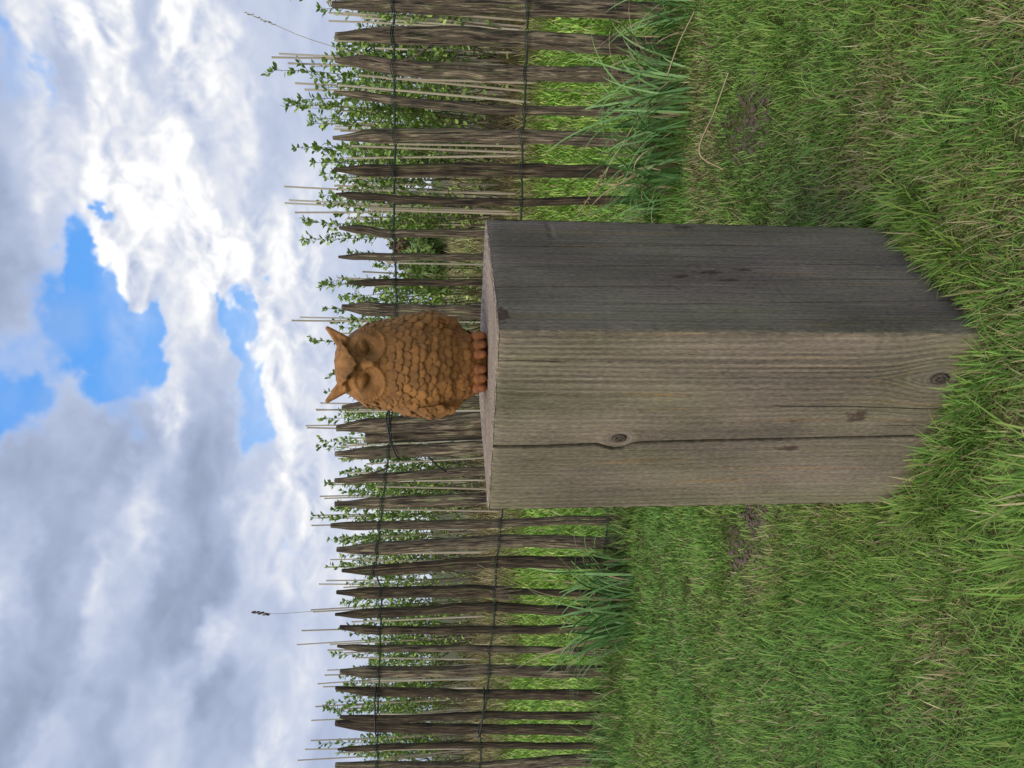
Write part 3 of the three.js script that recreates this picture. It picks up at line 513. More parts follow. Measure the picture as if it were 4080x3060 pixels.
  const levels = [
    [[0.012, 0.917], [0.463, 0.918], [0.787, 0.927], [1.043, 0.917], [1.593, 0.947], [1.768, 0.973], [2.052, 1.003], [2.156, 1.02], [2.263, 0.994], [2.437, 1.002], [2.754, 1.016], [2.918, 1.025], [3.111, 1.024]],
    [[-0.01, 0.457], [0.214, 0.455], [0.353, 0.457], [0.448, 0.459], [0.66, 0.456], [1.918, 0.499], [2.064, 0.511], [2.17, 0.519], [2.345, 0.519], [2.456, 0.526], [2.546, 0.537], [2.661, 0.538], [2.777, 0.548], [2.872, 0.557], [2.956, 0.574], [3.141, 0.567]],
    [[1.8, 0.056], [1.927, 0.056], [2.054, 0.057], [2.801, 0.081], [3.171, 0.085]]];
  levels.forEach((tab, L) => {
    for (const strand of [0, 1, 2]) {
      const pts = [];
      const y0 = (s) => lerpTable(tab, s);
      const ctr = paleInfo.map((p) => { let s = p.s(0.9); for (let k = 0; k < 3; k++) s = p.s(y0(s)); return { s, w: p.w, t: p.t }; }).sort((a, b) => a.s - b.s);
      const ends = [{ s: L === 2 ? 1.90 : -0.12, w: 0.02, t: 0.02 }, ...ctr.filter((p) => L < 2 || (p.s > 1.9 && p.s < 2.12)), { s: L === 2 ? 2.13 : 3.26, w: 0.02, t: 0.02 }];
      ends.forEach((p, i) => {
        const side = strand < 2 ? 1 : -1, rr = rng(i * 7 + L), dy = 0.006 * (rr() - 0.5), split2 = [0.0032, -0.0032, 0][strand] + 0.004 * side;
        for (const k of [-1, -0.5, 0, 0.5, 1]) pts.push(onFence(p.s + k * p.w * 1.08, y0(p.s) + dy + split2 + 0.006 * side * (1 - Math.abs(k)), -side * (p.t * 1.18 + 0.003) * (1 - 0.55 * k * k)));
        const q = ends[i + 1]; if (!q) return;
        const a = p.s + p.w * 1.3, b = q.s - q.w * 1.3; if (b - a < 0.02) return;
        const turns = Math.max(1, Math.round((b - a) / 0.022)), m = turns * 6;
        for (let k = 1; k < m; k++) { const t = k / m, ang = t * turns * Math.PI * 2 + strand * 2.094; pts.push(onFence(mix(a, b, t), y0(mix(a, b, t)) + dy * (1 - t) + 0.0028 * Math.sin(ang), 0.0028 * Math.cos(ang))); }
      });
      mesh('wire', tube(pts, 0.0017, pts.length * 2, 5), wireMat, fence);
    }
  });
  const strapMat = std({ color: rgb(0.018, 0.02, 0.02), roughness: 0.45 });
  const strap = (pts, r) => mesh('strap', tube(pts, r, 40, 6), strapMat, fence);
  strap([onFence(1.47, 0.955, -0.005), onFence(1.49, 0.962, -0.035), onFence(1.53, 0.958, -0.043), onFence(1.60, 0.945, -0.036), onFence(1.645, 0.925, -0.038), onFence(1.675, 0.905, -0.01)], 0.0032);
  strap([onFence(1.47, 0.95, -0.005), onFence(1.49, 0.95, -0.037), onFence(1.54, 0.955, -0.044), onFence(1.60, 0.938, -0.037), onFence(1.64, 0.915, -0.04)], 0.0026);
  strap([onFence(2.70, 1.025, 0), onFence(2.75, 1.03, -0.034), onFence(2.82, 1.032, -0.012), onFence(2.87, 1.032, -0.03), onFence(2.93, 1.028, -0.035), onFence(2.955, 1.01, 0)], 0.0036);
  strap([onFence(2.74, 0.56, 0), onFence(2.78, 0.562, -0.034), onFence(2.87, 0.565, -0.03), onFence(2.95, 0.578, -0.036), onFence(3.0, 0.585, 0)], 0.0034);
  strap([onFence(1.655, 0.80, -0.03), onFence(1.69, 0.765, -0.035), onFence(1.72, 0.73, -0.025)], 0.0036);
  // a loose strip of bark and a leaning twig caught in the wire
  mesh('bark_strip', tube([onFence(0.215, 0.92, -0.03), onFence(0.205, 0.87, -0.05), onFence(0.18, 0.82, -0.062), onFence(0.155, 0.79, -0.06)], 0.004, 24, 5, (t) => 0.4 + 1.0 * t), mats[2], fence).userData.label = 'curled strip of bark peeling off a pale';
  mesh('twig', tube([onFence(1.70, 0.955, -0.02), onFence(1.722, 1.01, -0.02), onFence(1.745, 1.075, 0.0)], 0.0045, 12, 5), mats[1], fence);
}

// ---------- grass
function blade(out, base, dir, lean, length, width, color, seg = 4, droop = 0.6) {   // a tapering, arching ribbon
  const { pos, idx, col } = out, n0 = pos.length / 3, cx = Math.cos(dir), cz = Math.sin(dir), sx = -cz, sz = cx; let x = base[0], y = base[1], z = base[2], a = lean;
  for (let j = 0; j <= seg; j++) {
    const t = j / seg, w = width * (t < 0.55 ? mix(0.75, 1, t / 0.55) : Math.pow(1 - (t - 0.55) / 0.45, 0.8)) / 2;
    if (j === seg) { pos.push(x, y, z); col.push(...color); } else { pos.push(x - sx * w, y, z - sz * w, x + sx * w, y, z + sz * w); col.push(...color, ...color); }
    const st = length / seg; x += cx * Math.sin(a) * st; z += cz * Math.sin(a) * st; y += Math.cos(a) * st; a += droop / seg * (0.5 + t);
  }
  for (let j = 0; j < seg - 1; j++) { const a0 = n0 + j * 2; idx.push(a0, a0 + 1, a0 + 2, a0 + 1, a0 + 3, a0 + 2); }
  const e = n0 + (seg - 1) * 2; idx.push(e, e + 1, e + 2);
}
const GREENS = [[0.138, 0.298, 0.050], [0.162, 0.336, 0.056], [0.114, 0.250, 0.048], [0.198, 0.360, 0.068], [0.250, 0.375, 0.094]], STRAW = [[0.40, 0.355, 0.175], [0.30, 0.255, 0.120], [0.49, 0.445, 0.245], [0.23, 0.185, 0.090]];
const pick = (R, a) => a[Math.floor(R() * a.length)];
const leafy = (o) => new THREE.MeshStandardMaterial({ vertexColors: true, roughness: 0.75, side: THREE.DoubleSide, ...o });
const postClear = (x, z) => { const u = x - 0.083, v = z + 1.146, a = (u * -0.822 + v * -0.569) / 0.3838, b = (u * 0.6385 + v * -0.7695) / 0.3664; return a < -0.02 || a > 1.02 || b < -0.02 || b > 1.02; };
class Turf {   // grass blades gathered into one object
  constructor() { this.pos = []; this.idx = []; this.col = []; }
  tuft(R, x, z, o) {   // o: blades, radius, shortest, longest, width, lean, droop, straw share, tint
    const dir = R() * 6.283;
    for (let i = 0; i < o.n; i++) {
      const a = R() * 6.283, r = o.r * Math.sqrt(R()), px = x + Math.cos(a) * r, pz = z + Math.sin(a) * r; if (!postClear(px, pz)) continue;
      const v = 0.78 + 0.5 * R(), dry = R() < o.straw, c = pick(R, dry ? STRAW : GREENS), t = dry ? [1, 1, 1] : o.tint;
      blade(this, [px, ground(px, pz) - 0.004, pz], mix(dir, a, 0.5) + (R() - 0.5) * 2.4, o.lean * (0.15 + R()), mix(o.l0, o.l1, R() * R()), o.w * (0.65 + 0.7 * R()), [c[0] * v * t[0], c[1] * v * t[1], c[2] * v * t[2]], o.seg || 3, o.droop * (0.2 + 1.3 * R()));
    }
  }
  build(name, label, category) { const o = mesh(name, geo(this.pos, this.idx, null, this.col), leafy({})); tag(o, label, category, null, 'stuff'); return o; }
}
{
  const R = rng(2024), lawn = new Turf(), longer = new Turf(), straw = new Turf();
  const hue = (x, z, br) => { const yel = clamp(0.25 + 1.6 * fbm(x * 2.1 + 9, z * 2.1, 1.7, 2) + 0.6 * br), v = 0.92 + 0.16 * R(); return [v * mix(1.0, 1.22, yel), v * mix(1.03, 1.07, yel), v * mix(0.98, 0.92, yel)]; };
  for (let k = 0; k < 38000; k++) {
    const t = R(), z = -0.62 - 2.95 * Math.pow(t, 1.15), x = (R() * 2 - 1) * (0.60 * Math.abs(z) + 0.45); if (behind(x, z) > 0.1) continue;
    const so = soilAt(x, z), br = browner(x, z), far = smooth(1, 3, -z); if (R() < so * 0.97) continue;
    if (R() < 0.03 + 0.66 * smooth(0.4, 1.0, br)) { straw.tuft(R, x, z, { n: 7, r: 0.035, l0: 0.025, l1: 0.075, w: mix(0.0017, 0.0026, far), lean: 1.5, droop: 0.4, straw: 1 }); if (R() < 0.6) continue; }
    const clump = fbm(x * 3.4, z * 3.4, 8.8, 3), s = Math.max(0.4, 0.78 + 0.35 * R() + 1.0 * clump);
    lawn.tuft(R, x, z, { n: Math.round(9 + 4 * R()), r: 0.028, l0: 0.018 * s, l1: 0.066 * s, w: mix(0.0018, 0.0028, far), lean: 0.95, droop: 0.8, straw: 0.03 + 0.17 * br, tint: hue(x, z, br) });
    if (clump > 0.2 && R() < 0.07) longer.tuft(R, x, z, { n: 9, r: 0.02, l0: 0.05, l1: 0.13, w: 0.0032, lean: 0.7, droop: 1.2, straw: 0.1, tint: hue(x, z, br), seg: 4 });
  }
  // longer tufts round the foot of the post, before it and against the fence
  const corners = [[-0.2325, -1.3645], [0.083, -1.146], [0.317, -1.428], [0.0015, -1.6465]];
  for (let k = 0; k < 420; k++) { const side = Math.floor(R() * 4), t = R(), a = corners[side], b = corners[(side + 1) % 4], w = Math.hypot(b[0] - a[0], b[1] - a[1]), d = 0.02 + 0.06 * R(), x = mix(a[0], b[0], t) - (b[1] - a[1]) / w * d, z = mix(a[1], b[1], t) + (b[0] - a[0]) / w * d; longer.tuft(R, x, z, { n: 10, r: 0.02, l0: 0.04, l1: 0.105, w: 0.0026, lean: 0.65, droop: 1.0, straw: 0.15, tint: hue(x, z, 0.3), seg: 4 }); }
  for (let k = 0; k < 110; k++) { const x = -0.20 + 0.14 * (R() + R() - 1), z = -0.98 + 0.10 * (R() + R() - 1); longer.tuft(R, x, z, { n: 12, r: 0.025, l0: 0.05, l1: 0.15, w: 0.0034, lean: 0.8, droop: 1.1, straw: 0.08, tint: [1.15, 1.05, 0.9], seg: 4 }); }
  for (let k = 0; k < 700; k++) { const s = -0.4 + 4.2 * R(), P = onFence(s, 0, -0.02 - (0.16 + 0.3 * clamp(0.5 + 1.5 * fbm(s * 2.2, 3.3, 1.1, 2))) * R() * R() + 0.06 * R()); longer.tuft(R, P.x, P.z, { n: 11, r: 0.03, l0: 0.05, l1: 0.19, w: 0.0036, lean: 0.5, droop: 1.2, straw: 0.16, tint: [1, 1, 1], seg: 4 }); if (R() < 0.5) straw.tuft(R, P.x, P.z, { n: 10, r: 0.05, l0: 0.05, l1: 0.17, w: 0.0026, lean: 1.3, droop: 0.5, straw: 1 }); }
  { // crumbs of bare soil
    const P = [], I = [], base = new THREE.IcosahedronGeometry(1, 1), bp = base.attributes.position;
    for (let k = 0; k < 520; k++) { const [a, b, r] = SOIL[Math.floor(R() * 3)], t = R() * 6.283, q = r * 0.9 * Math.sqrt(R()), x = a + Math.cos(t) * q, z = b + Math.sin(t) * q; if (soilAt(x, z) < 0.15) continue; const s = 0.003 + 0.011 * R() * R(), n0 = P.length / 3, ph = R() * 50, y = ground(x, z); for (let i = 0; i < bp.count; i++) { const f = s * (0.8 + 0.5 * n3(bp.getX(i) * 1.3 + ph, bp.getY(i) * 1.3, bp.getZ(i) * 1.3)); P.push(x + bp.getX(i) * f, y + bp.getY(i) * f * 0.75 + s * 0.3, z + bp.getZ(i) * f); I.push(n0 + i); } }
    tag(mesh('soil_crumbs', geo(P, I), std({ color: rgb(0.14, 0.105, 0.085), roughness: 1 })), 'crumbs of bare brown soil in worn spots of the lawn', 'soil', null, 'stuff');
  }
  lawn.build('lawn_grass', 'short mown green lawn grass round the timber post', 'grass');
  longer.build('tufted_grass', 'longer tufts of green grass at the post and along the fence foot', 'grass');
  straw.build('dry_grass', 'tan dead grass lying in the lawn', 'dry grass');
  // brighter grass on the bank behind the fence, then straw under the hedge
  const bank = new Turf(), litter = new Turf(), fresh = () => { const v = 0.9 + 0.3 * R(); return [v * 1.95, v * 1.65, v * 1.6]; };
  for (let k = 0; k < 12500; k++) {
    const s = -1.3 + 6.2 * R(), q = 0.08 + 2.1 * R(), P = onFence(s, 0, q), e = q + 0.35 * fbm(P.x * 1.6, P.z * 1.6, 3, 2);
    if (e < 1.7) bank.tuft(R, P.x, P.z, { n: 12, r: 0.06, l0: 0.04, l1: 0.13, w: 0.0062, lean: 0.8, droop: 0.9, straw: 0.07, tint: fresh() });
    if (e > 1.4 || R() < 0.06) litter.tuft(R, P.x, P.z, { n: 8, r: 0.07, l0: 0.08, l1: 0.26, w: 0.0042, lean: 1.35, droop: 0.5, straw: 1 });
  }
  for (let k = 0; k < 4200; k++) { const s = -2.2 + 8.0 * R(), q = 1.7 + 2.2 * R(), P = onFence(s, 0, q); litter.tuft(R, P.x, P.z, { n: 9, r: 0.08, l0: 0.08, l1: 0.28, w: 0.0046, lean: 1.3, droop: 0.5, straw: 1 }); if (R() < 0.16) bank.tuft(R, P.x, P.z, { n: 8, r: 0.05, l0: 0.06, l1: 0.2, w: 0.0050, lean: 0.6, droop: 0.8, straw: 0.1, tint: fresh() }); }
  for (let k = 0; k < 1500; k++) { const z = -6.6 - 8 * R(), x = -z * (0.12 + 0.16 * R()); litter.tuft(R, x, z, { n: 9, r: 0.2, l0: 0.12, l1: 0.42, w: 0.008, lean: 0.9, droop: 0.6, straw: 1 }); if (R() < 0.35) bank.tuft(R, x, z, { n: 8, r: 0.2, l0: 0.1, l1: 0.35, w: 0.009, lean: 0.7, droop: 0.7, straw: 0.1, tint: fresh() }); }
  bank.build('bank_grass', 'bright fresh green grass on the bank behind the fence', 'grass');
  litter.build('straw_litter', 'tan straw and dead stems under the young hedge', 'straw');
}
// tall tussocks at the foot of the fence: every long leaf is a part
function longLeaf(seed, length, width, lean, droop) {
  const R = rng(seed), pos = [], idx = [], seg = 12; let x = 0, y = 0, a = lean, tw = (R() - 0.5) * 0.4;
  for (let j = 0; j <= seg; j++) {
    const t = j / seg, w = width / 2 * (j === seg ? 0.02 : (t < 0.3 ? mix(0.7, 1, t / 0.3) : Math.pow(1 - (t - 0.3) / 0.7, 0.7))), th = tw * t * 3, c = Math.cos(th), s = Math.sin(th);
    pos.push(x - s * w * Math.cos(a), y + s * w * Math.sin(a), -c * w, x + 0.25 * w * Math.cos(a) * -1, y + 0.25 * w * Math.sin(a), 0, x + s * w * Math.cos(a), y - s * w * Math.sin(a), c * w);
    x += Math.sin(a) * length / seg; y += Math.cos(a) * length / seg; a += droop / seg * (0.35 + 1.3 * t);
  }
  for (let j = 0; j < seg; j++) { const b = j * 3; for (const k of [0, 1]) idx.push(b + k, b + k + 1, b + k + 3, b + k + 1, b + k + 4, b + k + 3); }
  return geo(pos, idx);
}
{
  const R = rng(808), leaves = []; for (let k = 0; k < 16; k++) leaves.push(longLeaf(k + 3, 0.24 + 0.24 * R(), 0.0065 + 0.006 * R(), 0.12 + 0.35 * R(), 0.8 + 1.7 * R()));
  const greens = [[0.165, 0.345, 0.095], [0.195, 0.390, 0.120], [0.135, 0.285, 0.075], [0.230, 0.420, 0.140]].map((c) => leafy({ vertexColors: false, color: rgb(...c), roughness: 0.6 })), strawMat = leafy({ vertexColors: false, color: rgb(0.40, 0.31, 0.18) });
  const tussock = (label, p, n, spread, sc, group) => {
    const t = thing('grass_tussock', label, 'grass tussock', [p.x, ground(p.x, p.z) - 0.01, p.z], 0, group);
    for (let k = 0; k < n; k++) { const a = R() * 6.283, r = spread * Math.sqrt(R()), o = mesh('blade', pick(R, leaves), R() < 0.1 ? strawMat : pick(R, greens), t); const x = Math.cos(a) * r * 1.5, z = Math.sin(a) * r * 1.0; o.position.set(x, ground(p.x + x, p.z + z) - ground(p.x, p.z), z); o.rotation.y = a * 0.6 + R() * 3.4; o.scale.setScalar(sc * (0.6 + 0.6 * R())); }
  };
  tussock('tall arching green grass tussock in front of four palings beside straw stalks', onFence(0.40, 0, -0.17), 210, 0.16, 1.0);
  tussock('upright dark green grass tussock in front of the snapped pale', onFence(2.26, 0, -0.13), 150, 0.12, 1.0);
  tussock('small loose grass tussock under the fence near the leaning straw stalk', onFence(0.02, 0, -0.14), 46, 0.08, 0.75);
  tussock('small grass tussock under the fence by the black double strap', onFence(2.98, 0, -0.12), 40, 0.08, 0.55);
  tussock('thin grass tussock between the palings behind the timber post', onFence(0.66, 0, -0.10), 60, 0.12, 0.7);
}

// ---------- the young hedge on the bank: shrubs tied to bamboo canes
const CANES = [[1.89,1.71,-4.48],[1.87,1.65,-4.38],[1.91,1.64,-4.6],[1.75,1.58,-4.49],[1.7,1.52,-4.45],[1.71,1.5,-4.71],[1.73,1.51,-5.1],[2.28,1.42,-4.72],[2.23,1.42,-4.72],[1.98,1.34,-4.43],[1.28,1.74,-5.01],[1.14,1.71,-4.87],[1.14,1.67,-4.79],[1.06,1.63,-4.77],[2.15,1.38,-4.33],[1.59,1.3,-5.18],[1.68,1.43,-5.06],[1.69,1.42,-5.04],[0.48,1.73,-5.55],[0.42,1.71,-5.11],[1.46,1.26,-4.76],[1.49,1.22,-4.99],[-0.19,1.65,-5.75],[-0.2,1.66,-5.85],[-0.32,1.75,-5.91],[-0.3,1.64,-5.29],[-0.14,1.6,-5.63],[-0.45,1.43,-5.79],[-0.4,1.39,-5.65],[-0.53,1.45,-5.44],[-0.56,1.44,-5.68],[-0.7,1.53,-5.43],[-0.8,1.61,-6.11],[-0.89,1.67,-6.09],[-0.87,1.6,-5.84],[-0.97,1.67,-5.68],[-1.08,1.7,-6.19],[-1.09,1.71,-5.93],[-1.25,1.54,-6.22],[-1.43,1.61,-6.25],[-1.43,1.62,-5.99],[-1.52,1.6,-5.94],[-1.59,1.68,-6.11],[-1.77,1.73,-6.03],[-1.72,1.68,-5.81],[-1.91,1.79,-5.97],[-2.18,1.91,-6.45],[-1.96,1.55,-5.78],[-2.01,1.57,-5.8],[-2.37,1.65,-6.36],[-2.3,1.63,-6.07],[-2.46,1.72,-6.31],[-2.47,1.67,-6.27],[-2.6,1.72,-6.2],[-2.98,1.85,-6.82],[-2.58,1.56,-6.08],[-2.94,1.78,-6.35],[-2.93,1.8,-6.18],[-3.22,1.93,-6.6],[-3.01,1.54,-6.26],[-1.63,1.47,-5.93]];
const hedgeZ = (x) => -(5.32 - 0.37 * x);   // middle of the planted strip
{
  const leafMats = [leafy({ roughness: 0.6 })], barkMat = std({ color: rgb(0.13, 0.095, 0.06) });
  const LEAF = [[0.280, 0.430, 0.085], [0.340, 0.500, 0.100], [0.210, 0.340, 0.075], [0.410, 0.540, 0.140], [0.250, 0.390, 0.115]];
  const makeShrub = (seed, height) => {
    const R = rng(seed), P = [], I = [], C = [], wood = [], base = new THREE.Group();
    const leaf = (p, ax, size) => {   // pointed oval, folded along its middle
      const d = ax.clone().normalize(), up = new THREE.Vector3(R() - 0.5, 0.9 * R() + 0.2, R() - 0.5), s = new THREE.Vector3().crossVectors(d, up).normalize(), n = new THREE.Vector3().crossVectors(s, d), L = size, w = size * 0.28, b = P.length / 3, v = 0.8 + 0.45 * R(), c = pick(R, LEAF).map((k) => k * v);
      const pt = (a, q, h) => { const x = p.clone().addScaledVector(d, a * L).addScaledVector(s, q * w).addScaledVector(n, h * L); P.push(x.x, x.y, x.z); C.push(...c); };
      pt(0.08, 0, 0); pt(0.35, 1, 0.05); pt(0.38, 0, -0.05); pt(0.35, -1, 0.05); pt(0.7, 0.75, 0.0); pt(0.7, 0, -0.08); pt(0.7, -0.75, 0.0); pt(1.0, 0, -0.16);
      for (const t of [[0, 1, 2], [0, 2, 3], [1, 4, 2], [2, 4, 5], [2, 5, 3], [3, 5, 6], [4, 7, 5], [5, 7, 6]]) I.push(...t.map((k) => k + b));
    };
    const shoots = 5 + Math.floor(R() * 3);
    for (let k = 0; k < shoots; k++) {
      const a = R() * 6.283, H = height * (k === 0 ? 1 : 0.6 + 0.36 * R()), sp = 0.05 + 0.13 * R(), pts = [], x0 = Math.cos(a) * 0.02, z0 = Math.sin(a) * 0.02;
      for (let j = 0; j <= 5; j++) { const t = j / 5; pts.push(new THREE.Vector3(x0 + Math.cos(a) * sp * Math.sqrt(t) + 0.02 * (R() - 0.5), t * H, z0 + Math.sin(a) * sp * Math.sqrt(t) + 0.02 * (R() - 0.5))); }
      wood.push(tube(pts, 0.0036, 8, 4, (t) => 1.1 - 0.8 * t));
      const c = new THREE.CatmullRomCurve3(pts), q = new THREE.Vector3();
      for (let t = 0.12; t < 1; t += t < 0.42 ? 0.055 : t < 0.6 ? 0.024 : 0.0145) {
        c.getPoint(t, q); const th = R() * 6.283;
        if (R() < 0.4 && t > 0.2) { // a side twig with its own leaves
          const L = (0.05 + 0.13 * R()) * (1.25 - t), dir = new THREE.Vector3(Math.cos(th), 0.5 + R(), Math.sin(th)).normalize(), e = q.clone().addScaledVector(dir, L);
          wood.push(tube([q.clone(), q.clone().addScaledVector(dir, L * 0.5).add(new THREE.Vector3(0, -0.004, 0)), e], 0.0013, 3, 3));
          for (let m = 0.2; m <= 1.01; m += 0.2) { const th2 = R() * 6.283; leaf(q.clone().lerp(e, m), new THREE.Vector3(Math.cos(th2) * 0.8, 0.25 + 0.5 * R(), Math.sin(th2) * 0.8).addScaledVector(dir, 0.6), 0.022 + 0.02 * R()); }
        } else leaf(q, new THREE.Vector3(Math.cos(th), 0.2 + 0.7 * R(), Math.sin(th)), 0.024 + 0.02 * R());
      }
      c.getPoint(1, q); for (let m = 0; m < 4; m++) { const th = m * 1.6 + R(); leaf(q, new THREE.Vector3(Math.cos(th) * 0.7, 1, Math.sin(th) * 0.7), 0.022 + 0.012 * R()); }
    }
    mesh('stem', mergeGeometries(wood), barkMat, base);
    mesh('foliage', geo(P, I, null, C), leafMats[0], base).userData.kind = 'stuff';
    base.userData.base = 'young_shrub'; return base;
  };
  const kinds = []; for (let k = 0; k < 9; k++) kinds.push(makeShrub(400 + k * 13, 1.0 + 0.035 * k));
  const R = rng(909), lab = [['leafy green shrub in the dense hedge by tall paired canes', 'shrubs of the dense hedge right of the gap'], ['young shrub in the thinner hedge behind the owl', 'shrubs of the thinner hedge left of the gap']];
  for (let x = 3.4; x > -4.6; x -= 0.155 + 0.05 * R()) for (let r = 0; r < 3; r++) {
    if (R() < (r === 2 ? 0.45 : 0.15)) continue;
    const xx = x + 0.12 * (R() - 0.5), z = hedgeZ(xx) + 0.38 * (1 - r) + 0.14 * (R() - 0.5), px = xx / -z;
    if (px > 0.155 && px < 0.215) continue;                       // the gap
    const right = px > 0.2, hgt = right ? 1.0 + 0.26 * R() * R() + (px > 0.24 && px < 0.34 ? 0.10 : 0) + (px > 0.38 ? 0.08 : 0) : 0.90 + 0.2 * R();
    const o = place(kinds[Math.floor(R() * kinds.length)], [xx, ground(xx, z) - 0.01, z], R() * 6.283, hgt * (r === 1 ? 1 : 0.92));
    o.rotation.z = (R() - 0.5) * 0.08; const [l, g] = lab[right ? 0 : 1], row = ['front', 'middle', 'back'][r]; tag(o, l.replace(' in the ', ` in the ${row} row of the `), 'shrub', `${row} row ${g}`);
  }
  // canes
  const caneMats = [[0.60, 0.52, 0.39], [0.52, 0.44, 0.32], [0.66, 0.59, 0.46]].map((c) => std({ color: rgb(...c), roughness: 0.7 }));
  const prof = []; for (let k = 0; k <= 6; k++) { const y = k / 6; prof.push(new THREE.Vector2(0.0068 - 0.0014 * y, y + 0.004), new THREE.Vector2(0.0068 - 0.0014 * y, Math.min(1, y + 0.155))); if (k < 6) prof.push(new THREE.Vector2(0.0077 - 0.0014 * y, y + 0.162)); }
  prof.push(new THREE.Vector2(0.0001, 1)); const caneGeo = new THREE.LatheGeometry(prof.filter((p) => p.y <= 1.001), 7);
  const cane = (tx, ty, tz, lx, lz, label, group) => { const y = ground(tx, tz) - 0.05, tone = Math.floor(R() * 3), o = mesh('bamboo_cane', caneGeo, caneMats[tone]), top = new THREE.Vector3(tx, ty, tz), foot = new THREE.Vector3(tx - lx, y, tz - lz), d = top.clone().sub(foot), L = d.length(); o.position.copy(foot); o.scale.set(1, L, 1); o.quaternion.setFromUnitVectors(new THREE.Vector3(0, 1, 0), d.normalize()); const word = ['tan', 'brownish', 'bleached'][tone]; tag(o, `${word} ${label}`, 'cane', `${word} ${group}`); };
  for (const [x, y, z] of CANES) { const right = x / -z > 0.2; cane(x, y, z, (R() - 0.5) * 0.10, (R() - 0.5) * 0.1, right ? 'tall bamboo cane rising above the dense hedge shrubs' : 'bamboo cane standing above the thinner hedge behind the palings', right ? 'tall canes of the dense hedge' : 'canes of the thinner hedge'); }
  for (let k = 0; k < 165; k++) { const x = 3.0 - 7.0 * R(), z = hedgeZ(x) + 0.72 - 0.75 * R(), px = x / -z; if (px > 0.165 && px < 0.21) continue; cane(x, ground(x, z) + 0.75 + 0.35 * R(), z, (R() - 0.5) * 0.1, (R() - 0.5) * 0.1, 'short bamboo cane half hidden among hedge leaves', 'short canes inside the hedge'); }
}
// ---------- bushes far off, seen through the gap in the hedge
{
  const bush = (name, label, p, h, w, cols, seed) => {
    const R = rng(seed), t = thing(name, label, 'bush', p), P = [], I = [], C = [], wood = [];
    for (let k = 0; k < 9; k++) { const a = R() * 6.283, e = new THREE.Vector3(Math.cos(a) * w * 0.35 * R(), h * (0.5 + 0.4 * R()), Math.sin(a) * w * 0.35 * R()); wood.push(tube([new THREE.Vector3(0, -0.1, 0), e.clone().multiplyScalar(0.5).add(new THREE.Vector3(0, 0.1, 0)), e], 0.03, 5, 5, (q) => 1.1 - q * 0.8)); }
    for (let k = 0; k < 5200; k++) { const a = R() * 6.283, u = R() * 2 - 1, r = Math.pow(R(), 0.33) * (0.8 + 0.5 * n3(Math.cos(a) * 2, u * 2, Math.sin(a) * 2 + seed)), s = Math.sqrt(1 - u * u), x = Math.cos(a) * s * r * w / 2, y = h * 0.52 + u * r * h * 0.46, z = Math.sin(a) * s * r * w / 2, L = 0.07 + 0.05 * R(), b = P.length / 3, c = pick(R, cols), d = new THREE.Vector3(R() - 0.5, R() - 0.5, R() - 0.5).normalize().multiplyScalar(L), e = new THREE.Vector3(R() - 0.5, R() - 0.5, R() - 0.5).cross(d).normalize().multiplyScalar(L * 0.3); P.push(x - d.x, y - d.y, z - d.z, x + e.x, y + e.y, z + e.z, x + d.x, y + d.y, z + d.z, x - e.x, y - e.y, z - e.z); for (let q = 0; q < 4; q++) C.push(...c); I.push(b, b + 1, b + 2, b, b + 2, b + 3); }
    mesh('stem', mergeGeometries(wood), std({ color: rgb(0.1, 0.07, 0.05) }), t); mesh('foliage', geo(P, I, null, C), leafy({}), t).userData.kind = 'stuff';
  };
  const y = (x, z) => ground(x, z) - 0.03;
  bush('distant_bush', 'reddish-brown bush far behind the gap in the hedge', [3.05, y(3.05, -16), -16], 1.5, 1.8, [[0.20, 0.12, 0.08], [0.26, 0.15, 0.09], [0.16, 0.16, 0.06]], 61);
  bush('distant_bush', 'green bush far behind the gap in the hedge', [2.45, y(2.45, -14), -14], 1.0, 2.0, [[0.16, 0.26, 0.06], [0.22, 0.32, 0.08], [0.12, 0.19, 0.06]], 62);
}
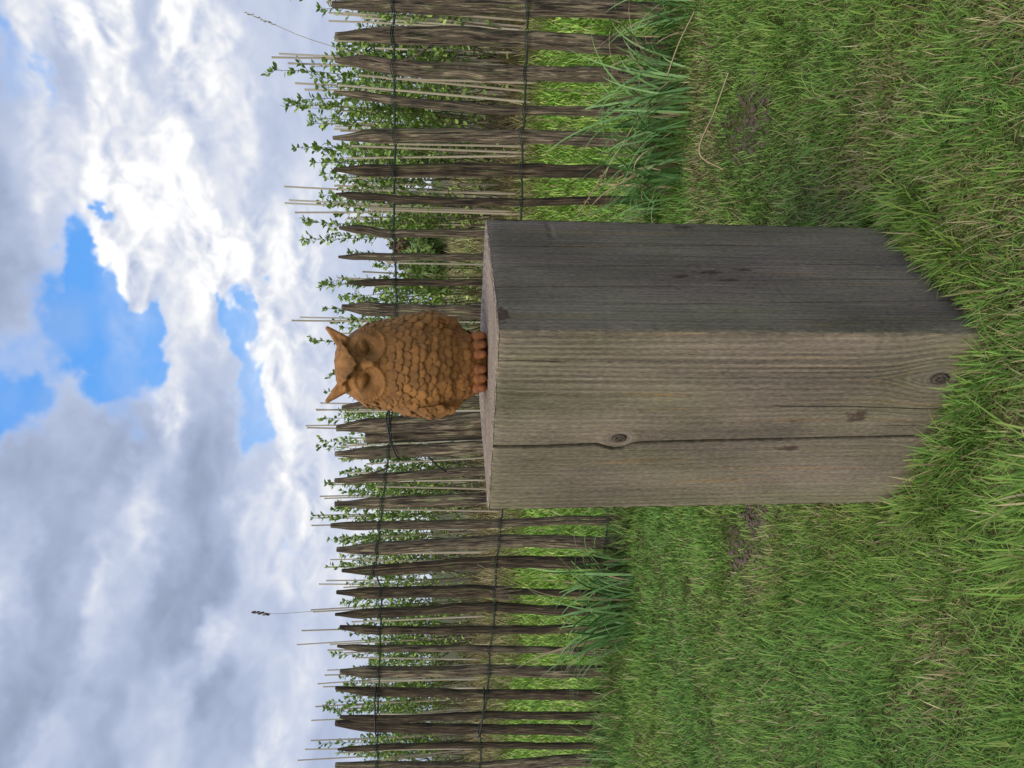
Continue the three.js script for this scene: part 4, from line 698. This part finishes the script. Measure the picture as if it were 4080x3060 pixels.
// ---------- dry stalks and seed heads
{
  const strawM = std({ color: rgb(0.47, 0.37, 0.20), roughness: 0.7 }), paleM = std({ color: rgb(0.42, 0.34, 0.20) }), seedM = std({ color: rgb(0.12, 0.085, 0.06) });
  const grain = new THREE.SphereGeometry(1, 6, 5);
  const stalk = (name, label, pts, r, m, seeds) => {
    const t = thing(name, label, 'grass stalk'); mesh('stem', tube(pts, r, 30, 5, (q) => seeds?.thinTop === false ? 1 : 0.55 + 0.6 * q), m, t);
    const R = rng(pts.length * 31 + Math.round(r * 1e5)), c = new THREE.CatmullRomCurve3(pts.map((p) => new THREE.Vector3(...p))), q = new THREE.Vector3();
    for (let k = 0; k < (seeds?.n || 0); k++) { c.getPointAt(seeds.len * (k + 0.2) / seeds.n, q); const o = mesh('seed', grain, seeds.m || m, t), a = R() * 6.283; o.position.set(q.x + Math.cos(a) * seeds.w * R(), q.y + seeds.w * 0.6 * (R() - 0.3), q.z + Math.sin(a) * seeds.w * R()); o.scale.set(seeds.s * 0.5, seeds.s * (1.2 + 0.6 * R()), seeds.s * 0.5); o.rotation.set((R() - 0.5) * 1.2, 0, (R() - 0.5) * 1.2); }
    return t;
  };
  stalk('straw_stalk', 'thick yellow straw stalk with a feathery head leaning on the palings', [[0.566, 0.30, -2.5], [0.70, 0.215, -2.5], [0.813, 0.144, -2.5], [0.976, 0.04, -2.48], [1.05, -0.05, -2.46]], 0.0030, strawM, { n: 30, len: 0.3, w: 0.014, s: 0.0035 });
  stalk('straw_stalk', 'straight pale straw lying over the brown thatch near the fence', [[1.122, 0.0, -2.2], [1.02, 0.05, -2.2], [0.924, 0.085, -2.2]], 0.0026, strawM, { n: 0, thinTop: false });
  stalk('straw_stalk', 'bent yellow straw arching over the lawn beside bare soil', [[0.90, -0.066, -2.1], [0.788, -0.025, -2.1], [0.663, 0.02, -2.1], [0.62, -0.05, -2.1]], 0.0026, strawM, { n: 0, thinTop: false });
  stalk('straw_stalk', 'thin curved straw arching down across the snapped pale', [[-0.713, 0.609, -2.98], [-0.754, 0.531, -2.97], [-0.834, 0.348, -2.97], [-0.863, 0.178, -2.97], [-0.87, -0.05, -2.97]], 0.0016, strawM, { n: 0 });
  stalk('seed_stalk', 'thin grass stalk with a dark seed head rising above the split pale', [[-1.026, 1.588, -3.5], [-1.039, 1.517, -3.5], [-1.034, 1.335, -3.5], [-1.034, 1.151, -3.5], [-1.046, 0.644, -3.5], [-1.05, 0.0, -3.5]], 0.0017, paleM, { n: 16, len: 0.045, w: 0.007, s: 0.0065, m: seedM });
  stalk('seed_stalk', 'long pale grass stalk leaning out against the sky beside paired canes', [[1.411, 1.491, -2.95], [1.372, 1.389, -2.95], [1.328, 1.277, -2.95], [1.266, 1.032, -2.95], [1.195, 0.666, -2.95], [1.15, -0.02, -2.95]], 0.0018, paleM, { n: 14, len: 0.08, w: 0.006, s: 0.004 });
}
renderer.render(scene, camera);
